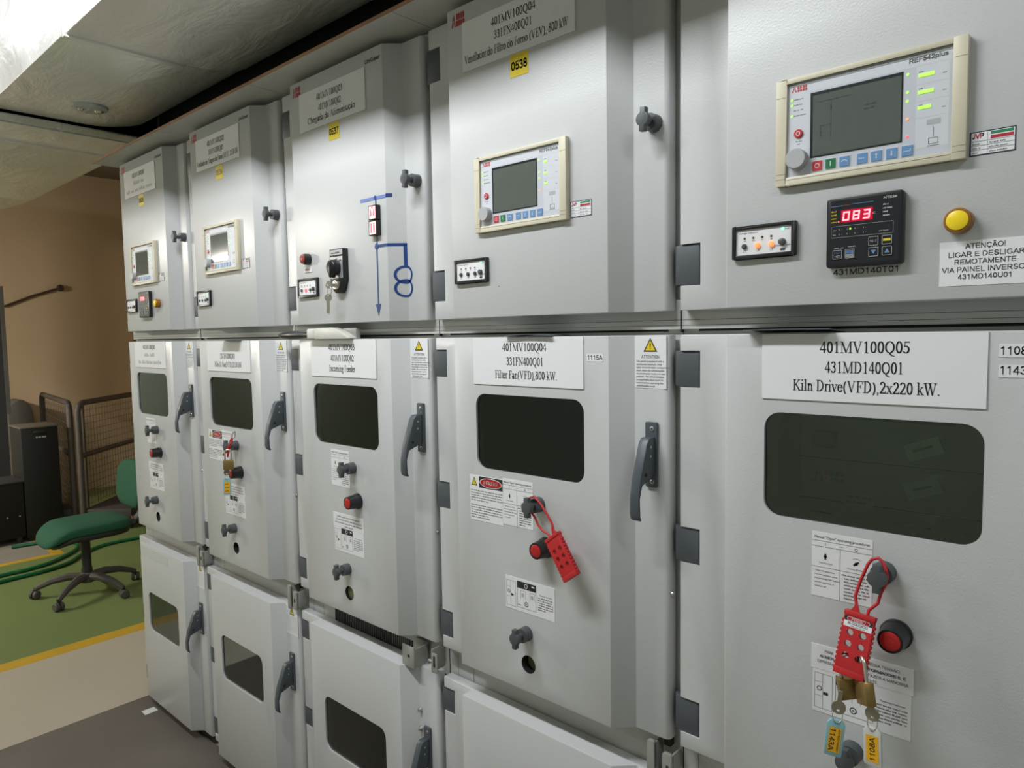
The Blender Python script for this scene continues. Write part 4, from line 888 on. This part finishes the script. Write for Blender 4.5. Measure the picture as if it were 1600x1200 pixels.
def top_sheet(k, u0, u1, front, rise, bulge, label):
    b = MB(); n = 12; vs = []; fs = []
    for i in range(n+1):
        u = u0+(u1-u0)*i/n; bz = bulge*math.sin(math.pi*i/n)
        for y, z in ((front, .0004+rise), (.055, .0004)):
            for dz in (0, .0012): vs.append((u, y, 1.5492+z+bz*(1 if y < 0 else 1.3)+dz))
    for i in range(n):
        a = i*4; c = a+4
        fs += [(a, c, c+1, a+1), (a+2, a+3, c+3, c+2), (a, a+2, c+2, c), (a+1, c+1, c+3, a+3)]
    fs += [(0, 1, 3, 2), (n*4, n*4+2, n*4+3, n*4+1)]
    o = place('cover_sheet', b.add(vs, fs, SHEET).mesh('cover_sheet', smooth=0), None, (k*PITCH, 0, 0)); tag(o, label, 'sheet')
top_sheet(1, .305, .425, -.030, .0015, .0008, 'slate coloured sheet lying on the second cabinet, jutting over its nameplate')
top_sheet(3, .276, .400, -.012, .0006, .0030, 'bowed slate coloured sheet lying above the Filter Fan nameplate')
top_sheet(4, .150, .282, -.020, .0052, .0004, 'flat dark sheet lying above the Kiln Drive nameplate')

# ------------------------------------------------------------------ room
CONC = mat('floor_beige', (.43, .385, .30), .42, vary=.10, nscale=1.7, bump=.05, bscale=60)
GREENF = mat('floor_green', (.16, .21, .075), .38, vary=.14, nscale=1.5, bump=.05, bscale=60)
YELF = mat('floor_yellow', (.50, .31, .03), .45, vary=.15, nscale=6)
GREYF = mat('floor_grey', (.26, .24, .20), .5, vary=.12, nscale=2)
MATR = mat('mat_rubber', (.125, .108, .09), .6, vary=.35, nscale=2.6, bump=.15, bscale=90)
WALLM = mat('wall_beige', (.62, .46, .30), .75, vary=.10, nscale=1.2, bump=.08, bscale=40)
WALLF = mat('wall_pale_green', (.54, .60, .54), .7, vary=.06, nscale=1.5)
CEILM = mat('ceiling_dusty', (.20, .17, .14), .85, vary=.15, nscale=2)
def galv(name, col, rough, bs, met=.25):
    m = mat(name, col, rough, met, vary=.14, nscale=2.2); nt = m.node_tree; N = nt.nodes; L = nt.links; b = N['Principled BSDF']
    tc = N.new('ShaderNodeTexCoord'); a = N.new('ShaderNodeTexNoise'); a.inputs['Scale'].default_value = bs; a.inputs['Detail'].default_value = 5; a.inputs['Roughness'].default_value = .55; a.inputs['Distortion'].default_value = .6
    mp = N.new('ShaderNodeMapping'); mp.inputs['Scale'].default_value = (1, 2.2, 1); L.new(tc.outputs['Object'], mp.inputs['Vector']); L.new(mp.outputs['Vector'], a.inputs['Vector'])
    bp = N.new('ShaderNodeBump'); bp.inputs['Strength'].default_value = .6; bp.inputs['Distance'].default_value = .03; L.new(a.outputs['Fac'], bp.inputs['Height']); L.new(bp.outputs['Normal'], b.inputs['Normal'])
    mr = N.new('ShaderNodeMapRange'); mr.inputs['To Min'].default_value = rough-.12; mr.inputs['To Max'].default_value = rough+.14; L.new(a.outputs['Fac'], mr.inputs['Value']); L.new(mr.outputs['Result'], b.inputs['Roughness']); return m
GALV = galv('galvanised_sheet', (.92, .905, .87), .34, 3.0)
GALVB = galv('galvanised_band', (.55, .58, .58), .42, 6)

x0, x1, y0, y1 = -5.0, 6.4, -2.4, 2.6
b = MB()
def fl(a, c, d, e, m): b.add([(a, d, 0), (c, d, 0), (c, e, 0), (a, e, 0)], [(0, 1, 2, 3)], m)
fl(-.745, x1, y0, y1, CONC); fl(-.845, -.745, y0, y1, YELF); fl(-2.65, -.845, y0, y1, GREENF)
fl(-2.72, -2.65, y0, .45, YELF); fl(-2.72, -2.65, .45, y1, GREENF); fl(x0, -2.72, .38, .45, YELF); fl(x0, -2.72, .45, y1, GREENF); fl(x0, -2.72, y0, .38, GREYF)
f = struct('floor', b.mesh('floor', smooth=0, fix=False))
tag(place('rubber_mat', MB().box(.028, 3.9, -.78, .052, .0005, .0045, MATR).mesh('rubber_mat', bev=.001)), 'dark grey smudged rubber mat on the floor before the cabinets', 'mat')
struct('ceiling', MB().box(x0, x1, y0, y1, 3.26, 3.36, CEILM).mesh('ceiling'))
struct('wall_left', MB().box(x0-.1, x0, y0, y1, 0, 3.26, WALLM).mesh('wall_left'))
struct('wall_back', MB().box(x0, x1, y1, y1+.1, 0, 3.26, WALLM).mesh('wall_back'))
struct('wall_front', MB().box(x0, x1, y0-.1, y0, 0, 3.26, WALLF).mesh('wall_front'))
struct('wall_right', MB().box(x1, x1+.1, y0, y1, 0, 3.26, WALLF).mesh('wall_right'))
struct('reflected_board', MB().box(-4.999, -4.95, -2.25, -.45, 0, 2.25, mat('reflected_pale_green', (.42, .48, .42), .4)).mesh('reflected_board', bev=.004))  # unseen board, added so the far windows reflect a pale green
struct('trim_1', MB().box(-4.42, -4.30, .30, .505, 0, 3.26, mat('column_dark', (.035, .035, .036), .6)).mesh('trim_1'))
struct('trim_2', MB().box(-4.34, -4.29, .505, .536, .917, 2.05, mat('conduit_grey', (.11, .105, .095), .6)).mesh('trim_2'))

# ventilation duct over the cabinets
t = thing('ventilation_duct', 'big dented galvanised ventilation duct hanging over the cabinets', 'ventilation duct', (1.0, -.11, 2.42))
def seg(nm, a, c, zlo, m, rnd=True):
    yz = [(.25 if rnd else .30, .52), (-.30, .52), (-.30, zlo), (.02, zlo)]
    yz += [(.02+.6*math.sin(R(q)), zlo+.6-.6*math.cos(R(q))) for q in range(3, 23, 3)] if rnd else [(.30, zlo)]
    place(nm, MB().prism(yz, a-1.0, c-1.0, m, 'x').mesh(nm, bev=.003, bang=35), t)
seg('duct_section', .931, 5.2, 0, GALV); seg('duct_section', -.0, .919, .004, GALV); seg('duct_section', -.44, -.07, .003, GALV, False); seg('duct_section', -1.9, -.448, 0, GALV, False)
pts = []
for i in range(15): a = R(90+i*4.3); pts.append((-1.9+2.0*math.cos(a), -1.81+2.0*math.sin(a)))
for i in range(14, -1, -1): a = R(90+i*4.3); pts.append((-1.9+1.4*math.cos(a), -1.81+1.4*math.sin(a)))
place('duct_elbow', MB().prism([(p-1.0, q+.11) for p, q in pts], 0, .52, GALV, 'z').mesh('duct_elbow', bev=.004, bang=60), t)
for a, c, h, m in ((.915, .935, .008, GALV), (-.095, .025, .010, GALVB), (-.450, -.437, .006, GALV)):
    b = MB().box(a-1.0, c-1.0, -.305, .03 if a > .5 else .305, -h, .525, m)
    if c-a > .1:
        for e in (a, c-.012): b.box(e-1.0, e+.012-1.0, -.312, .312, -h-.004, .53, m)
    place('joint_strip', b.mesh('joint_strip', bev=.002), t)
b = MB().lathe((-.727, -.038, 0), (0, 0, -1), [(.062, -.004), (.060, .004), (.050, .009), (.030, .010)], GALVB, 28)
o = place('dent_disc', b.mesh('dent_disc'), t)  # darker disc standing for a dent in the duct's underside
for dx, dy, r in ((.008, .030, .016), (-.004, -.028, .010)): place('dent_glint', MB().ball((-.727+dx, -.038+dy, -.010), r, r, r*.5, NICKEL, 14, 8).mesh('dent_glint'), o)  # bright domes added as the lamp's two glints in the dent

# ------------------------------------------------------------------ background furniture
FAB = mat('chair_green_fabric', (.014, .085, .042), .9, vary=.12, nscale=60, bump=.2, bscale=600)
CBLK = mat('chair_black', (.018, .018, .018), .5); CDUST = mat('chair_dusty', (.075, .065, .055), .7, vary=.3, nscale=25)
cx, cy = -1.59, .285
t = thing('office_chair', 'green fabric swivel chair without arms on a dusty star base', 'chair', (cx, cy, 0))
b = MB().ball((0, 0, 0), .205, .238, .038, FAB, 40, 20, .5)
b.v = [(x, y, z+.430-.07*max(0, (-.10-y)/.138)**2-.03*max(0, (y-.1)/.138)**2*.3) for x, y, z in b.v]; place('seat', b.mesh('seat', smooth=80), t)
b = MB().ball((0, 0, 0), .195, .215, .028, CBLK, 32, 12, .5); b.v = [(x, y+.01, z+.390-.055*max(0, (-.10-y)/.13)**2) for x, y, z in b.v]; place('seat_shell', b.mesh('seat_shell', smooth=80), t)
b = MB().ball((0, 0, 0), .195, .036, .150, FAB, 36, 20, .62); b.v = [(x, y+.290+.25*x*x*-2+.10*z, z+.640) for x, y, z in b.v]; place('backrest', b.mesh('backrest', smooth=80), t)
b = MB().ball((0, 0, 0), .175, .020, .135, CBLK, 30, 14, .62); b.v = [(x, y+.318+.25*x*x*-2+.10*z, z+.640) for x, y, z in b.v]; place('back_shell', b.mesh('back_shell', smooth=80), t)
b = MB()
for dx in (-.018, 0, .018): b.tube([(dx, .08, .372), (dx, .20, .366), (dx, .275, .385), (dx, .322, .440), (dx, .340, .520), (dx, .342, .640)], .0125, CBLK, 8)
place('back_bar', b.mesh('back_bar'), t)
b = MB().lathe((0, 0, .10), (0, 0, 1), [(.030, 0), (.030, .06), (.026, .07), (.026, .265), (.05, .268), (.05, .285)], CBLK, 20); place('gas_column', b.mesh('gas_column'), t)
b = MB().lathe((0, 0, .075), (0, 0, 1), [(.038, 0), (.045, .02), (.042, .055), (.03, .062)], CDUST, 20)
for k in range(5):
    a = R(240+72*k); c, s = math.cos(a), math.sin(a)
    b.tube([(c*q, s*q, z) for q, z in ((.02, .108), (.10, .116), (.19, .100), (.26, .072), (.285, .058))], [.026, .024, .020, .016, .013], CDUST, 8)
place('star_base', b.mesh('star_base'), t)
for k in range(5):
    a = R(240+72*k); c, s = math.cos(a)*.285, math.sin(a)*.285; w_ = MB(); d = Vector((math.cos(a+1.1), math.sin(a+1.1), 0)); n = Vector((-d.y, d.x, 0)); p = Vector((c, s, .0262))
    for q in (-1, 1): w_.lathe(p+n*.004*q, n*q, [(.012, 0), (.0255, .001), (.0255, .016), (.020, .021)], CDUST, 20)
    w_.cyl(p+Vector((0, 0, .008)), p+Vector((0, 0, .045)), .008, CBLK, n=8)
    place('caster', w_.mesh('caster'), t)

HOSE = mat('hose_green', (.008, .13, .045), .4)
def hose(pts, label):
    q = []
    P = [Vector((x, y, .0135)) for x, y in pts]; P = [P[0]*2-P[1]]+P+[P[-1]*2-P[-2]]
    for i in range(1, len(P)-2):
        for j in range(8):
            u = j/8; q.append(.5*((2*P[i])+(P[i+1]-P[i-1])*u+(2*P[i-1]-5*P[i]+4*P[i+1]-P[i+2])*u*u+(3*P[i]-P[i-1]-3*P[i+1]+P[i+2])*u**3))
    q.append(P[-2]); o = place('hose', MB().tube(q, .0125, HOSE, 10).mesh('hose')); tag(o, label, 'hose')
hose([(-1.95, -1.2), (-2.28, -.45), (-2.37, -.005), (-2.377, .15), (-2.45, .33), (-2.67, .535), (-2.95, .56), (-3.04, .44), (-3.06, .36), (-3.09, .22)], 'green hose curving on the green floor, its end by the black box')
hose([(-1.75, -1.2), (-2.12, -.45), (-2.225, -.034), (-2.25, .21), (-2.32, .38), (-2.48, .52), (-2.60, .72), (-2.55, 1.1), (-2.3, 1.5)], 'green hose running beside the first one, closer to the chair')
# scrap of card on the mat
c = [(.140, -.050), (.150, .012), (.171, .010), (.190, -.036)]
o = place('card_scrap', MB().prism([(.1495, -.0441), (.1521, .0048), (.1927, .0059), (.1939, -.0454)], .0046, .0056, mat('card_white', (.62, .62, .60), .7), 'z').mesh('card_scrap', bev=0)); tag(o, 'small white card scrap lying on the dark mat', 'paper')

IRON = mat('trolley_iron', (.095, .080, .066), .6, .3, vary=.35, nscale=14); MESHM = mat('trolley_mesh', (.11, .085, .06), .7, .2, vary=.2); DECK = mat('trolley_deck', (.045, .04, .033), .7, vary=.2); RIM = mat('trolley_rim', (.35, .12, .03), .6, vary=.2)
def trolley(label, P, d, n, ln, deck):
    """P: foot of the near post; d: along the frame; n: the deck's side"""
    t = thing('trolley', label, 'trolley', (P[0], P[1], 0), (0, 0, math.atan2(d[1], d[0])))
    h, r, q = 1.055, .024, .07
    pts = [(0, 0, .10), (0, 0, h-q), (q*.3, 0, h-q*.3), (q, 0, h), (ln-q, 0, h), (ln-q*.3, 0, h-q*.3), (ln, 0, h-q), (ln, 0, .10)]
    place('push_frame', MB().tube(pts, r, IRON, 12).mesh('push_frame'), t); place('middle_rail', MB().tube([(0, 0, .63), (ln, 0, .63)], .020, IRON, 10).mesh('middle_rail'), t)
    b = MB(); k = 0
    x = .09
    while x < ln-.08: b.box(x-.0012, x+.0012, -.0012, .0012, .20, 1.02, MESHM); x += .045
    z = .22
    while z < 1.02: b.box(.07, ln-.07, -.0022, .0002, z-.0012, z+.0012, MESHM); z += .055
    b.box(.06, .085, -.006, .006, .19, 1.03, IRON); b.box(ln-.085, ln-.06, -.006, .006, .19, 1.03, IRON)
    place('wire_mesh', b.mesh('wire_mesh', smooth=0), t)
    s = deck; a, e = (0, s) if s > 0 else (s, 0)
    place('deck', MB().box(0, ln, a, e, .12, .19, DECK).mesh('deck', bev=.004), t); b = MB(); yy = e if s > 0 else a
    b.box(0, ln, yy-.004, yy+.004, .105, .128, RIM); place('deck_rim', b.mesh('deck_rim'), t, label='rusty orange edge')
    for x in (.12, ln-.12):
        for y in (a+.08, e-.08): place('wheel', MB().lathe((x, y-.02, .06), (0, 1, 0), [(.03, -.004), (.06, 0), (.06, .04), (.03, .044)], DECK, 20).mesh('wheel'), t)
trolley('rusty tubular trolley with wire mesh side behind the green chair', (-3.15, .73), (-.70, .714), 0, 1.25, -.38)
trolley('rusty trolley frame standing behind the tall black tower cabinet', (-3.25, .70), (-.993, .116), 0, 1.40, .09)
BOXB = mat('cabinet_black', (.005, .005, .005), .6, vary=.2); TOPD = mat('dusty_top', (.14, .115, .09), .6, vary=.2)
t = thing('tower_cabinet', 'tall plain black tower cabinet with a small badge and dusty top', 'cabinet', (-3.36, .475, 0))
place('body', MB().box(-.16, .16, -.125, .125, .03, .885, BOXB).mesh('body', bev=.006), t); place('top_cover', MB().box(-.165, .165, -.13, .13, .885, .898, TOPD).mesh('top_cover', bev=.003), t, label='dusty brown top')
place('grip', MB().ball((.163, .0, .852), .010, .045, .014, CBLK, 16, 8, .6).mesh('grip'), t)
b = MB()
for k, y in enumerate((-.02, .0, .02, .035)): b.box(.1602, .1612, y-.008, y+.006, .805, .817, DIALG)
place('badge', b.mesh('badge'), t); place('foot', MB().box(-.14, .14, -.11, .11, .0, .031, CBLK).mesh('foot'), t)
t = thing('equipment_case', 'low black equipment case on feet beside the tower cabinet', 'equipment case', (-3.36, .06, 0))
place('body', MB().box(-.16, .16, -.30, .285, .05, .475, BOXB).mesh('body', bev=.008), t); place('lid_edge', MB().box(-.165, .165, -.305, .290, .475, .487, mat('case_edge', (.05, .05, .05), .5)).mesh('lid_edge', bev=.002), t)
for y in (.03, .17, .25): place('rivet', MB().ball((.1605, y, .215), .003, .006, .006, STEEL, 10, 6).mesh('rivet'), t)
for x in (-.13, .13):
    for y in (-.26, .245): place('foot', MB().cyl((x, y, 0), (x, y, .051), .022, CBLK, n=12).mesh('foot'), t)
b = MB().prism([(-.10, 0)]+[(.10*-math.cos(R(a))-.0, .86+.15*math.sin(R(a))) for a in range(0, 181, 15)]+[(.10, 0)], -.12, .12, mat('hood_grey', (.13, .12, .10), .7), 'x')
b.v = [(x, y, z) for x, y, z in b.v]
o = place('machine_hood', b.mesh('machine_hood', bev=.01), None, (-4.82, .70, 0)); tag(o, 'grey round-topped machine hood against the beige wall', 'machine')
t = thing('wall_rod', 'thin rusty rod with round knob fixed slanting on the beige wall', 'rod', (-4.98, 1.17, 2.095))
RUSTY = mat('rod_rust', (.07, .04, .022), .8, vary=.2)
place('rod', MB().tube([(0, 0, 0), (0, -.25, -.088), (0, -.485, -.195)], .011, RUSTY, 8).mesh('rod'), t); place('knob', MB().lathe((-.02, 0, 0), (1, 0, 0), [(.03, 0), (.034, .02), (.024, .045)], RUSTY, 16).mesh('knob'), t)
